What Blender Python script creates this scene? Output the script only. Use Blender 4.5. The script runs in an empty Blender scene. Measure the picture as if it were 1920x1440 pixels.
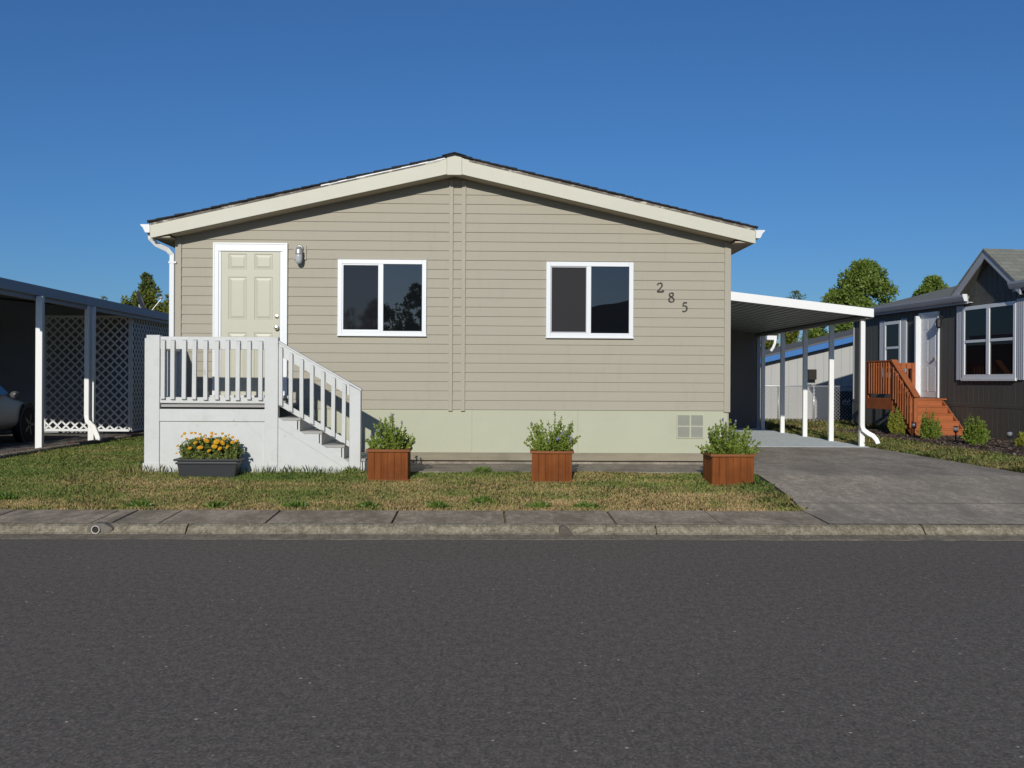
import bpy, bmesh, math, random
import numpy as np
from mathutils import Vector, Matrix
R = math.radians
random.seed(7)
rng = np.random.default_rng(11)
scn = bpy.context.scene
C = scn.collection

# ------------------------------------------------------------------ camera, sky, sun, exposure
FPX = 2000.0                       # focal length in pixels of a 1920 wide picture
EYE = Vector((0, 0, 1.5))
psi, pit, rol = math.atan(0.0275), 4 / FPX, 0.0055
Fw = Vector((math.sin(psi) * math.cos(pit), math.cos(psi) * math.cos(pit), -math.sin(pit)))
R0 = Vector((math.cos(psi), -math.sin(psi), 0))
U0 = R0.cross(Fw)
Rt = R0 * math.cos(rol) + U0 * math.sin(rol)
Up = -R0 * math.sin(rol) + U0 * math.cos(rol)
cd = bpy.data.cameras.new('camera'); cam = bpy.data.objects.new('camera', cd); C.objects.link(cam)
M = Matrix((Rt, Up, -Fw)).transposed().to_4x4(); M.translation = EYE
cam.matrix_world = M
cd.sensor_width = 36; cd.sensor_fit = 'HORIZONTAL'; cd.lens = 36 * FPX / 1920
cd.clip_end = 3000
scn.camera = cam

LIGHT = Vector((0.14, 1.0, -0.375)).normalized()      # the way sunlight travels
elev = math.asin(-LIGHT.z)
w = bpy.data.worlds.new('World'); scn.world = w; w.use_nodes = True
nt = w.node_tree
sky = nt.nodes.new('ShaderNodeTexSky'); sky.sky_type = 'NISHITA'; sky.sun_disc = False
sky.sun_elevation = elev
sky.sun_rotation = math.atan2(-LIGHT.x, -LIGHT.y)
sky.altitude = 0; sky.air_density = 1.0; sky.dust_density = 0.4; sky.ozone_density = 10
bg = nt.nodes['Background']; bg.inputs['Strength'].default_value = 0.077
nt.links.new(sky.outputs[0], bg.inputs[0])
sd = bpy.data.lights.new('sun', 'SUN'); sun = bpy.data.objects.new('sun', sd); C.objects.link(sun)
sd.energy = 3.45; sd.angle = R(0.5); sd.color = (1.0, 0.96, 0.875)
sun.rotation_euler = LIGHT.to_track_quat('-Z', 'Y').to_euler()
sun.location = (-10, -20, 20)
vs = scn.view_settings
vs.view_transform = 'Standard'; vs.look = 'None'; vs.gamma = 1; vs.exposure = 0.0

# ------------------------------------------------------------------ helpers
def at(px, py, Y):
    """pixel of the 1920x1440 photograph -> point on the plane at distance Y"""
    d = Fw + Rt * ((px - 960) / FPX) + Up * ((720 - py) / FPX)
    return EYE + d * (Y / d.y)
def ax(px, Y, py=700): return at(px, py, Y).x
def az(px, py, Y): return at(px, py, Y).z

LOCAL = set()
def root_of(o):
    while o.parent: o = o.parent
    return o

class MB:
    def __init__(s): s.v = []; s.f = []
    def add(s, vs, fs):
        n = len(s.v); s.v += [tuple(p) for p in vs]; s.f += [tuple(i + n for i in f) for f in fs]; return s
    def box(s, x0, x1, y0, y1, z0, z1):
        return s.hexa([(x0, y0, z0), (x1, y0, z0), (x1, y1, z0), (x0, y1, z0), (x0, y0, z1), (x1, y0, z1), (x1, y1, z1), (x0, y1, z1)])
    def hexa(s, p):
        return s.add(p, [(0, 3, 2, 1), (4, 5, 6, 7), (0, 1, 5, 4), (1, 2, 6, 5), (2, 3, 7, 6), (3, 0, 4, 7)])
    def beam(s, p0, p1, wd, ht, up=(0, 0, 1)):
        p0, p1 = Vector(p0), Vector(p1); d = (p1 - p0).normalized()
        a = d.cross(Vector(up))
        a = a.normalized() if a.length > 1e-6 else Vector((1, 0, 0))
        b = a.cross(d).normalized(); a = a * wd / 2; b = b * ht / 2
        return s.hexa([p0 - a - b, p0 + a - b, p1 + a - b, p1 - a - b, p0 - a + b, p0 + a + b, p1 + a + b, p1 - a + b])
    def prism(s, poly, fn, d0, d1):
        """poly of (a,b); fn(a,b,d)->xyz"""
        n = len(poly); vs = [fn(a, b, d0) for a, b in poly] + [fn(a, b, d1) for a, b in poly]
        fs = [tuple(range(n))[::-1], tuple(range(n, 2 * n))] + [(i, (i + 1) % n, n + (i + 1) % n, n + i) for i in range(n)]
        return s.add(vs, fs)
    def quad(s, *p): return s.add(p, [tuple(range(len(p)))])
    def tube(s, pts, r, n=8, cap=True):
        pts = [Vector(p) for p in pts]; rs = r if isinstance(r, (list, tuple)) else [r] * len(pts)
        ref = Vector((0.123, 0.31, 0.94)); vs = []; fs = []
        for i, p in enumerate(pts):
            d = (pts[min(i + 1, len(pts) - 1)] - pts[max(i - 1, 0)]).normalized()
            a = d.cross(ref)
            if a.length < .05: a = d.cross(Vector((1, 0, 0)))
            a.normalize(); b = d.cross(a)
            for k in range(n):
                t = 2 * math.pi * k / n
                vs.append(p + (a * math.cos(t) + b * math.sin(t)) * rs[i])
        for i in range(len(pts) - 1):
            for k in range(n):
                fs.append((i * n + k, i * n + (k + 1) % n, (i + 1) * n + (k + 1) % n, (i + 1) * n + k))
        if cap: fs += [tuple(range(n))[::-1], tuple(range((len(pts) - 1) * n, len(pts) * n))]
        return s.add(vs, fs)
    def rtube(s, pts, wx, wy, up=(0, 1, 0)):
        """rectangular pipe (downspout) along pts"""
        pts = [Vector(p) for p in pts]; vs = []; fs = []; upv = Vector(up)
        for i, p in enumerate(pts):
            d = (pts[min(i + 1, len(pts) - 1)] - pts[max(i - 1, 0)]).normalized()
            a = d.cross(upv).normalized(); b = a.cross(d).normalized()
            for sa, sb in ((-1, -1), (1, -1), (1, 1), (-1, 1)): vs.append(p + a * wx / 2 * sa + b * wy / 2 * sb)
        for i in range(len(pts) - 1):
            for k in range(4): fs.append((i * 4 + k, i * 4 + (k + 1) % 4, i * 4 + 4 + (k + 1) % 4, i * 4 + 4 + k))
        fs += [(3, 2, 1, 0), tuple(range((len(pts) - 1) * 4, len(pts) * 4))]
        return s.add(vs, fs)
    def lathe(s, prof, c, axis='z', n=16):
        """prof of (r, h) from the centre c along an axis"""
        vs = []; fs = []; c = Vector(c)
        for r, h in prof:
            for k in range(n):
                t = 2 * math.pi * k / n; a, b = r * math.cos(t), r * math.sin(t)
                vs.append(c + (Vector((a, b, h)) if axis == 'z' else Vector((a, -h, b)) if axis == 'y' else Vector((h, a, b))))
        for i in range(len(prof) - 1):
            for k in range(n): fs.append((i * n + k, i * n + (k + 1) % n, (i + 1) * n + (k + 1) % n, (i + 1) * n + k))
        fs += [tuple(range(n))[::-1], tuple(range((len(prof) - 1) * n, len(prof) * n))]
        return s.add(vs, fs)
    def ball(s, c, r, nu=10, nv=7, sc=(1, 1, 1)):
        prof = [(max(.0005, r * math.sin(math.pi * i / nv)), -r * math.cos(math.pi * i / nv)) for i in range(nv + 1)]
        n0 = len(s.v); s.lathe(prof, (0, 0, 0), 'z', nu)
        for i in range(n0, len(s.v)):
            p = s.v[i]; s.v[i] = (c[0] + p[0] * sc[0], c[1] + p[1] * sc[1], c[2] + p[2] * sc[2])
        return s
    def build(s, name, mat, parent=None, bevel=0, smooth=False, fix=True):
        me = bpy.data.meshes.new(name)
        off = Vector((0, 0, 0))
        if parent:
            r = root_of(parent)
            if r.name not in LOCAL: off = r.location
        me.from_pydata([(p[0] - off.x, p[1] - off.y, p[2] - off.z) for p in s.v], [], s.f)
        if fix:
            bm = bmesh.new(); bm.from_mesh(me); bmesh.ops.recalc_face_normals(bm, faces=bm.faces); bm.to_mesh(me); bm.free()
        me.materials.append(mat)
        if smooth:
            me.polygons.foreach_set('use_smooth', [True] * len(me.polygons))
        o = bpy.data.objects.new(name, me); C.objects.link(o)
        if parent: o.parent = parent
        if bevel:
            m = o.modifiers.new('bevel', 'BEVEL'); m.width = bevel; m.segments = 2; m.limit_method = 'ANGLE'; m.angle_limit = R(40)
        return o

def np_mesh(name, V, Fc, nper, mat, parent=None, smooth=False):
    me = bpy.data.meshes.new(name)
    V = np.asarray(V, np.float32).reshape(-1, 3)
    if parent:
        r = root_of(parent)
        if r.name not in LOCAL: V = V - np.array(r.location, np.float32)
    Fc = np.asarray(Fc, np.int32).reshape(-1)
    nf = len(Fc) // nper
    me.vertices.add(len(V)); me.vertices.foreach_set('co', V.ravel())
    me.loops.add(len(Fc)); me.loops.foreach_set('vertex_index', Fc)
    me.polygons.add(nf)
    me.polygons.foreach_set('loop_start', np.arange(0, nf * nper, nper, dtype=np.int32))
    me.update(calc_edges=True); me.validate()
    if smooth: me.polygons.foreach_set('use_smooth', [True] * len(me.polygons))
    me.materials.append(mat)
    o = bpy.data.objects.new(name, me); C.objects.link(o)
    if parent: o.parent = parent
    return o

def tag(o, label=None, cat=None, group=None, kind=None):
    if label: o['label'] = label
    if cat: o['category'] = cat
    if group: o['group'] = group
    if kind: o['kind'] = kind
    return o
def thing(name, label, cat, loc=(0, 0, 0), group=None, local=False):
    o = bpy.data.objects.new(name, None); C.objects.link(o); o.location = loc
    o.empty_display_size = .2
    if local: LOCAL.add(o.name)
    return tag(o, label, cat, group)
def dup(o, parent=None):
    c = o.copy(); C.objects.link(c)
    if parent: c.parent = parent
    for ch in list(o.children): dup(ch, c)
    return c

# ------------------------------------------------------------------ materials
def newmat(name):
    m = bpy.data.materials.new(name); m.use_nodes = True
    return m, m.node_tree, m.node_tree.nodes['Principled BSDF']
def N(t, kind, **kw):
    n = t.nodes.new('ShaderNode' + kind)
    for k, v in kw.items(): setattr(n, k, v)
    return n
def noise(t, coord, scale, detail=4, rough=.6, stretch=None):
    n = N(t, 'TexNoise'); n.inputs['Scale'].default_value = scale; n.inputs['Detail'].default_value = detail; n.inputs['Roughness'].default_value = rough
    if stretch:
        mp = N(t, 'Mapping'); mp.inputs['Scale'].default_value = stretch; t.links.new(coord, mp.inputs[0]); coord = mp.outputs[0]
    t.links.new(coord, n.inputs['Vector']); return n.outputs['Fac']
def ramp(t, fac, stops):
    r = N(t, 'ValToRGB'); e = r.color_ramp.elements
    while len(e) < len(stops): e.new(.5)
    for el, (p, c) in zip(e, stops): el.position = p; el.color = (*c, 1) if len(c) == 3 else c
    t.links.new(fac, r.inputs[0]); return r.outputs[0]
def mix(t, fac, a, b, mode='MIX'):
    m = N(t, 'Mix', data_type='RGBA', blend_type=mode)
    for v, i in ((fac, 0), (a, 6), (b, 7)):
        if isinstance(v, (int, float)): m.inputs[i].default_value = v
        elif isinstance(v, (tuple, list)): m.inputs[i].default_value = (*v, 1)
        else: t.links.new(v, m.inputs[i])
    return m.outputs[2]
def bump(t, bs, h, strength=.3, dist=.01):
    b = N(t, 'Bump'); b.inputs['Strength'].default_value = strength; b.inputs['Distance'].default_value = dist
    t.links.new(h, b.inputs['Height']); t.links.new(b.outputs[0], bs.inputs['Normal'])
def sc(c, k): return tuple(min(1, x * k) for x in c)

def paint(name, col, rough=.55, var=.08, scale=3.0, dirt=None, dirt_amt=.25, stretch=None, fine=60, bmp=.12, metal=0, world=False, chips=None):
    m, t, b = newmat(name)
    co = N(t, 'NewGeometry').outputs['Position'] if world else N(t, 'TexCoord').outputs['Object']
    n1 = noise(t, co, scale, 5, .65, stretch)
    c = ramp(t, n1, [(.3, sc(col, 1 - var)), (.7, sc(col, 1 + var))])
    n2 = noise(t, co, fine, 3, .6, stretch)
    c = mix(t, .35, c, mix(t, n2, sc(col, 1 - var * 1.3), sc(col, 1 + var * 1.3)))
    if dirt:
        n3 = noise(t, co, scale * 1.7, 8, .75)
        k = ramp(t, n3, [(.52, (0, 0, 0)), (.75, (dirt_amt,) * 3)])
        c = mix(t, k, c, dirt)
    if chips:
        k1 = noise(t, co, 16, 6, .75, (1, 1, .5)); k2 = noise(t, co, 1.6, 3, .6)
        kk = mix(t, .45, k1, k2); c = mix(t, ramp(t, kk, [(.635, (0, 0, 0)), (.66, (.55,) * 3)]), c, chips)
    t.links.new(c, b.inputs['Base Color'])
    b.inputs['Roughness'].default_value = rough; b.inputs['Metallic'].default_value = metal
    if bmp: bump(t, b, n2, bmp, .004)
    return m

def wood(name, c1, c2, along='z', rough=.7, scale=9):
    m, t, b = newmat(name); co = N(t, 'TexCoord').outputs['Object']
    st = {'z': (1, 1, .07), 'x': (.07, 1, 1), 'y': (1, .07, 1)}[along]
    n1 = noise(t, co, scale, 5, .7, st); n2 = noise(t, co, scale * 6, 4, .7, st)
    c = ramp(t, n1, [(.3, c1), (.68, c2)])
    c = mix(t, .4, c, mix(t, n2, sc(c1, .7), sc(c2, 1.15)))
    n9 = noise(t, co, scale * .25, 3, .6); c = mix(t, ramp(t, n9, [(.45, (0, 0, 0)), (.7, (.5,) * 3)]), c, sc(c1, .8))
    t.links.new(c, b.inputs['Base Color']); b.inputs['Roughness'].default_value = rough; b.inputs['Specular IOR Level'].default_value = .12
    bump(t, b, n2, .35, .004); return m

def foliage(name, cols, trans=.3, rough=.55):
    m, t, b = newmat(name)
    g = N(t, 'NewGeometry'); rnd = g.outputs['Random Per Island']
    n = noise(t, g.outputs['Position'], .9, 3)
    k = len(cols)
    c = ramp(t, rnd, [(i / (k - 1), cc) for i, cc in enumerate(cols)])
    c = mix(t, .35, c, ramp(t, n, [(.3, cols[0]), (.7, cols[-1])]))
    t.links.new(c, b.inputs['Base Color']); b.inputs['Roughness'].default_value = rough
    tr = N(t, 'BsdfTranslucent'); t.links.new(mix(t, .5, c, (.18, .22, .03)), tr.inputs[0])
    ms = N(t, 'MixShader'); ms.inputs[0].default_value = trans
    out = t.nodes['Material Output']
    t.links.new(b.outputs[0], ms.inputs[1]); t.links.new(tr.outputs[0], ms.inputs[2]); t.links.new(ms.outputs[0], out.inputs[0])
    return m

def concrete(name, c1, c2, speck=0.25, moss=None, scale=1.3, stretch=None, rough=.85):
    m, t, b = newmat(name); co = N(t, 'NewGeometry').outputs['Position']
    n1 = noise(t, co, scale, 7, .68, stretch); c = ramp(t, n1, [(.3, c1), (.7, c2)])
    n2 = noise(t, co, 48, 3, .75, (1, .35, 1)); c = mix(t, speck * 1.5, c, ramp(t, n2, [(.36, sc(c1, .40)), (.5, c1), (.66, sc(c2, 1.5))]))
    n5 = noise(t, co, 15, 5, .8, (1, .3, 1)); c = mix(t, speck, c, ramp(t, n5, [(.38, sc(c1, .5)), (.62, sc(c2, 1.25))]))
    n4 = noise(t, co, 9, 6, .75); c = mix(t, ramp(t, n4, [(.42, (0, 0, 0)), (.66, (.6,) * 3)]), c, sc(c1, .5))
    if moss:
        n3 = noise(t, co, 2.3, 7, .75, stretch)
        c = mix(t, ramp(t, n3, [(.44, (0, 0, 0)), (.6, (.9,) * 3)]), c, moss)
    t.links.new(c, b.inputs['Base Color']); b.inputs['Roughness'].default_value = rough
    b.inputs['Specular IOR Level'].default_value = .1
    bump(t, b, n2, .5, .006); return m

def glass(name, col=(.006, .007, .009), ior=1.85, rough=.012, wob=.012):
    m, t, b = newmat(name); b.inputs['Base Color'].default_value = (*col, 1); b.inputs['Roughness'].default_value = rough
    b.inputs['IOR'].default_value = ior
    co = N(t, 'TexCoord').outputs['Object']; bump(t, b, noise(t, co, 1.6, 1), wob, .05); return m

def siding_mat():
    m, t, b = newmat('beige_siding'); co = N(t, 'NewGeometry').outputs['Position']
    sx = N(t, 'SeparateXYZ'); t.links.new(co, sx.inputs[0])
    d = N(t, 'Math', operation='DIVIDE'); d.inputs[1].default_value = COURSE; t.links.new(sx.outputs[2], d.inputs[0])
    fl = N(t, 'Math', operation='FLOOR'); t.links.new(d.outputs[0], fl.inputs[0])
    wn = N(t, 'TexWhiteNoise', noise_dimensions='1D'); t.links.new(fl.outputs[0], wn.inputs['W'])
    base = (.362, .333, .262)
    c = mix(t, wn.outputs['Value'], sc(base, .975), sc(base, 1.025))
    n1 = noise(t, co, .7, 6, .7); c = mix(t, .5, c, ramp(t, n1, [(.3, sc(base, .93)), (.7, (base[0] * 1.05, base[1] * 1.04, base[2] * 1.05))]))
    n2 = noise(t, co, 30, 4, .65, (.12, 1, 1)); c = mix(t, .3, c, mix(t, n2, sc(base, .88), sc(base, 1.1)))
    n3 = noise(t, co, 2.2, 6, .8, (2.5, 1, .5)); c = mix(t, ramp(t, n3, [(.54, (0, 0, 0)), (.76, (.26,) * 3)]), c, (.25, .22, .175))
    t.links.new(c, b.inputs['Base Color']); b.inputs['Roughness'].default_value = .6
    b.inputs['Specular IOR Level'].default_value = .3
    bump(t, b, n2, .2, .003); return m

def asphalt_mat():
    m, t, b = newmat('asphalt'); co = N(t, 'NewGeometry').outputs['Position']
    n1 = noise(t, co, .45, 6, .65, (.5, 1, 1)); c = ramp(t, n1, [(.3, (.150, .131, .105)), (.7, (.200, .176, .143))])
    n2 = noise(t, co, 62, 3, .75, (1, .7, 1)); c = mix(t, .58, c, ramp(t, n2, [(.34, (.035, .031, .027)), (.46, (.115, .103, .088)), (.56, (.205, .184, .156)), (.70, (.50, .45, .38))]))
    n3 = noise(t, co, 21, 4, .8, (1, .6, 1)); c = mix(t, .35, c, ramp(t, n3, [(.36, (.07, .064, .058)), (.5, (.16, .142, .12)), (.64, (.29, .245, .20))]))
    n4 = noise(t, co, 13, 2, .5); c = mix(t, ramp(t, n4, [(.55, (0, 0, 0)), (.75, (.30,) * 3)]), c, (.22, .155, .125))
    v = N(t, 'TexVoronoi'); v.inputs['Scale'].default_value = 24; t.links.new(co, v.inputs['Vector'])
    g = ramp(t, v.outputs['Distance'], [(.15, (1, 1, 1)), (.22, (0, 0, 0))])
    wn = N(t, 'TexWhiteNoise', noise_dimensions='3D'); t.links.new(v.outputs['Position'], wn.inputs['Vector'])
    g = mix(t, ramp(t, wn.outputs['Value'], [(.972, (0, 0, 0)), (.985, (.8, .8, .8))]), (0, 0, 0), g)
    c = mix(t, g, c, (.75, .66, .54))
    t.links.new(c, b.inputs['Base Color']); b.inputs['Roughness'].default_value = .92
    b.inputs['Specular IOR Level'].default_value = .06
    bump(t, b, n2, .5, .004); return m

def grass_cols(t, co):
    """where the lawn is dry and where it is green"""
    n = noise(t, co, .8, 6, .72, (.5, 1.2, 1)); n2 = noise(t, co, 3.2, 5, .7)
    f = mix(t, .26, n, n2)
    # drier towards the street, greener by the house and along the drive
    sx = N(t, 'SeparateXYZ'); t.links.new(co, sx.inputs[0])
    mr = N(t, 'MapRange'); mr.inputs[1].default_value = 11.5; mr.inputs[2].default_value = 13.6; mr.inputs[3].default_value = .05; mr.inputs[4].default_value = -.055; t.links.new(sx.outputs[1], mr.inputs[0])
    ad = N(t, 'Math', operation='ADD'); t.links.new(f, ad.inputs[0]); t.links.new(mr.outputs[0], ad.inputs[1])
    mx = N(t, 'MapRange'); mx.inputs[1].default_value = 2.95; mx.inputs[2].default_value = 3.25; mx.inputs[3].default_value = 0; mx.inputs[4].default_value = -.10; t.links.new(sx.outputs[0], mx.inputs[0])
    a2 = N(t, 'Math', operation='ADD'); t.links.new(ad.outputs[0], a2.inputs[0]); t.links.new(mx.outputs[0], a2.inputs[1])
    gt8 = N(t, 'Math', operation='LESS_THAN'); gt8.inputs[1].default_value = 6; t.links.new(sx.outputs[0], gt8.inputs[0])
    ml = N(t, 'Math', operation='MULTIPLY'); t.links.new(mx.outputs[0], ml.inputs[0]); t.links.new(gt8.outputs[0], ml.inputs[1]); t.links.new(ml.outputs[0], a2.inputs[1])
    m3 = N(t, 'MapRange'); m3.inputs[1].default_value = .4; m3.inputs[2].default_value = 1.6; m3.inputs[3].default_value = 0; m3.inputs[4].default_value = .045; t.links.new(sx.outputs[0], m3.inputs[0])
    a3 = N(t, 'Math', operation='ADD'); t.links.new(a2.outputs[0], a3.inputs[0]); t.links.new(m3.outputs[0], a3.inputs[1])
    return a3.outputs[0]
def grass_mat(name, blade=True):
    m, t, b = newmat(name); g = N(t, 'NewGeometry'); co = g.outputs['Position']
    f = grass_cols(t, co)
    if blade:
        f = mix(t, .12, f, g.outputs['Random Per Island'])
        c = ramp(t, f, [(.36, (.17, .265, .06)), (.45, (.27, .33, .09)), (.52, (.42, .385, .145)), (.57, (.61, .455, .22)), (.66, (.72, .52, .29))])
    else:
        n3 = noise(t, co, 40, 4, .7)
        c = ramp(t, f, [(.37, (.10, .14, .035)), (.45, (.24, .23, .08)), (.54, (.46, .34, .16)), (.66, (.50, .37, .20))])
        c = mix(t, n3, (.11, .09, .045), c)
    t.links.new(c, b.inputs['Base Color']); b.inputs['Roughness'].default_value = .7; b.inputs['Specular IOR Level'].default_value = .2
    if blade:
        tr = N(t, 'BsdfTranslucent'); t.links.new(c, tr.inputs[0]); ms = N(t, 'MixShader'); ms.inputs[0].default_value = .25
        t.links.new(b.outputs[0], ms.inputs[1]); t.links.new(tr.outputs[0], ms.inputs[2]); t.links.new(ms.outputs[0], t.nodes['Material Output'].inputs[0])
    return m

def shingle_mat(name, c1, c2):
    m, t, b = newmat(name); co = N(t, 'TexCoord').outputs['Object']
    br = N(t, 'TexBrick'); br.inputs['Scale'].default_value = 1; br.inputs['Brick Width'].default_value = .3; br.inputs['Row Height'].default_value = .13
    br.inputs['Mortar Size'].default_value = .006; br.inputs['Color1'].default_value = (*c1, 1); br.inputs['Color2'].default_value = (*c2, 1); br.inputs['Mortar'].default_value = (*sc(c1, .4), 1)
    t.links.new(co, br.inputs['Vector'])
    n = noise(t, co, 40, 3); c = mix(t, .35, br.outputs['Color'], mix(t, n, sc(c1, .5), sc(c2, 1.4)))
    t.links.new(c, b.inputs['Base Color']); b.inputs['Roughness'].default_value = .9; bump(t, b, n, .5, .006); return m

COURSE = .1328
m_siding = siding_mat()
m_trim = paint('beige_trim', (.362, .333, .264), .6, .05)
m_skirt = paint('pale_green_skirt', (.432, .438, .318), .65, .05, 1.2, (.33, .33, .25), .3)
m_cream = paint('cream_board', (.56, .545, .445), .55, .05, 2.0, (.45, .42, .33), .25, (.3, 1, 1))
m_door = paint('cream_door', (.465, .455, .355), .42, .02, 2, bmp=.03)
m_white = paint('white_paint', (.70, .715, .715), .45, .03, 2.5, (.6, .59, .55), .25)
m_vinyl = paint('white_vinyl', (.735, .755, .765), .35, .02, bmp=.02)
m_porch = paint('weathered_white_paint', (.575, .585, .57), .6, .05, 3.2, (.40, .385, .34), .35, (1, 1, .5), chips=(.33, .30, .255))
m_porchfloor = paint('grey_porch_floor', (.34, .33, .31), .7, .12, 4)
m_alum = paint('white_aluminium', (.82, .82, .80), .4, .02, bmp=.02)
m_ceil = paint('carport_ceiling_metal', (.25, .25, .232), .5, .04, bmp=.02)  # white metal darkened to carry the shade under the carport roof
m_soffit = paint('soffit_board', (.40, .35, .26), .7, .05)
m_roof = shingle_mat('dark_shingle', (.012, .012, .014), (.022, .022, .025))
m_roofgrey = shingle_mat('grey_green_shingle', (.16, .165, .14), (.24, .24, .20))
m_peel = None
def peel_mat():
    m, t, b = newmat('peeling_board'); co = N(t, 'TexCoord').outputs['Object']
    n = noise(t, co, 2.4, 7, .75, (1, 1, 3)); c = ramp(t, n, [(.40, (.55, .53, .44)), (.42, (.30, .26, .22)), (.50, (.10, .085, .075)), (.58, (.22, .19, .16)), (.62, (.56, .54, .45))])
    t.links.new(c, b.inputs['Base Color']); b.inputs['Roughness'].default_value = .8; return m
m_peel = peel_mat()
m_glass = glass('window_glass')
m_glass2 = glass('plain_window_glass', (.010, .009, .009), 1.30, .02)
m_screen = paint('insect_screen', (.0095, .009, .011), .75, .12, 40, bmp=.3)
m_screenglass = glass('screened_glass', (.012, .012, .015), 1.5, .03)
m_brass = paint('satin_nickel', (.62, .58, .46), .22, .03, metal=1, bmp=0)
m_lampm = paint('grey_lamp_metal', (.42, .42, .41), .45, .08, metal=.5, bmp=.1)
m_lampglass = paint('frosted_lamp_glass', (.42, .44, .46), .15, .1, 12, bmp=.1)
m_ironnum = paint('dark_bronze_number', (.035, .03, .026), .4, .1, metal=.3, bmp=0)
m_basebrd = wood('weathered_board', (.21, .185, .13), (.36, .32, .235), 'x')
m_vent = paint('vent_plastic', (.33, .335, .28), .6, .04)
m_redwood = wood('redwood_stain', (.095, .026, .007), (.31, .098, .025), 'z')
m_redrim = wood('redwood_rim', (.16, .058, .022), (.30, .12, .05), 'x')
m_soil = paint('potting_soil', (.045, .032, .022), .95, .4, 30)
m_trough = paint('black_plastic_trough', (.024, .026, .03), .5, .12, 6)
m_herb = foliage('herb_leaves', [(.09, .17, .015), (.17, .27, .025), (.27, .36, .045), (.36, .42, .09)])
m_stem = paint('green_stem', (.11, .13, .045), .7, .2)
m_lilac = paint('lilac_flower', (.19, .18, .27), .7, .2)
m_mari = foliage('flower_leaves', [(.07, .12, .02), (.15, .22, .035), (.26, .31, .06), (.33, .34, .10)])
m_orange = foliage('orange_petals', [(.66, .24, .006), (.78, .38, .008), (.82, .48, .012), (.84, .56, .02)], .2)
m_shrubY = foliage('yellow_green_leaves', [(.15, .20, .015), (.27, .30, .03), (.38, .38, .05), (.42, .40, .07)])
m_shrubG = foliage('fresh_green_leaves', [(.08, .16, .014), (.15, .24, .025), (.24, .31, .04), (.31, .36, .06)])
m_tree = foliage('tree_leaves', [(.065, .125, .018), (.13, .21, .028), (.20, .28, .045), (.28, .34, .07)])
m_conifer = foliage('conifer_leaves', [(.06, .095, .012), (.12, .16, .018), (.21, .24, .03), (.29, .29, .045)])
m_distant = foliage('distant_leaves', [(.05, .085, .02), (.085, .125, .03), (.125, .165, .04), (.165, .19, .055)])
m_bark = wood('bark', (.06, .045, .033), (.14, .11, .08), 'z')
m_asph = asphalt_mat()
m_kerb = concrete('kerb_concrete', (.24, .205, .145), (.37, .325, .235), .5)
m_gutter = concrete('gutter_concrete', (.20, .17, .125), (.29, .25, .185), .25)
m_walk = concrete('sidewalk_concrete', (.41, .335, .245), (.56, .46, .34), .26, (.22, .18, .132), 1.6, (1, .45, 1))
m_drive = concrete('driveway_concrete', (.40, .345, .265), (.56, .485, .375), .26, (.27, .235, .185), .9, (1, .32, 1))
m_path = concrete('path_concrete', (.33, .285, .225), (.43, .375, .295), .2, (.20, .175, .14), 1.2)
m_slab = concrete('painted_slab', (.78, .83, .80), (.85, .90, .87), .05)
m_slabL = concrete('old_slab', (.20, .19, .17), (.28, .26, .22), .2, (.1, .09, .08))
m_lawn = grass_mat('lawn_soil', False)
m_blade = grass_mat('grass_blades', True)
m_red = concrete('red_mulch', (.10, .028, .018), (.22, .075, .05), .5, (.06, .035, .025), 8)
m_mulch = concrete('bark_mulch', (.075, .05, .036), (.15, .105, .08), .5, (.045, .03, .022), 8)
m_edge = concrete('edging_concrete', (.16, .14, .11), (.27, .24, .19), .3)
m_dark = paint('dark_joint', (.03, .026, .02), .9, .2)
m_bluehouse = paint('pale_grey_panel', (.42, .42, .40), .6, .03, 1)
m_blue = paint('blue_fascia', (.028, .15, .42), .5, .05)
m_greyhouse = paint('charcoal_brown_siding', (.083, .081, .070), .65, .14, 2.2, stretch=(1, 1, .3))
m_greytrim = paint('grey_trim', (.38, .39, .42), .5, .04)
m_shutter = paint('grey_shutter', (.46, .48, .52), .5, .04)
m_cedar = wood('orange_stained_cedar', (.28, .080, .028), (.42, .145, .058), 'z', .6)
m_cedarx = wood('orange_stained_board', (.30, .086, .031), (.43, .15, .06), 'x', .6)
m_galv = paint('galvanised_steel', (.55, .56, .57), .4, .06, metal=.6)
m_wire = paint('fence_wire', (.42, .42, .42), .5, .05, metal=.3, bmp=0)
m_bin = paint('navy_bin', (.02, .024, .035), .5, .1)
m_carp = paint('silver_car_paint', (.56, .55, .52), .25, .03, metal=.15, bmp=0)
m_tyre = paint('tyre_rubber', (.018, .018, .018), .8, .1)
m_rim = paint('alloy_rim', (.16, .16, .16), .3, .05, metal=.8, bmp=0)
m_rimdark = paint('dark_grey_paint', (.10, .10, .10), .35, .05)
m_black = paint('black_plastic', (.02, .02, .022), .5, .1)
m_lens = paint('clear_lens', (.22, .23, .25), .1, .05, bmp=0)
m_redlens = paint('red_lens', (.35, .02, .015), .2, .05, bmp=0)
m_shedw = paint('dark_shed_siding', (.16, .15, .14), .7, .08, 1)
m_nwall = paint('neighbour_wall', (.30, .29, .27), .7, .05, 1)
m_mortar = paint('stained_mortar', (.15, .135, .11), .9, .35, 14)
m_pipe = paint('white_pvc', (.52, .50, .44), .4, .05)
m_dish = paint('grey_dish', (.03, .033, .04), .5, .05)
m_farroof = paint('far_house_roof', (.13, .125, .115), .9, .1)

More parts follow.
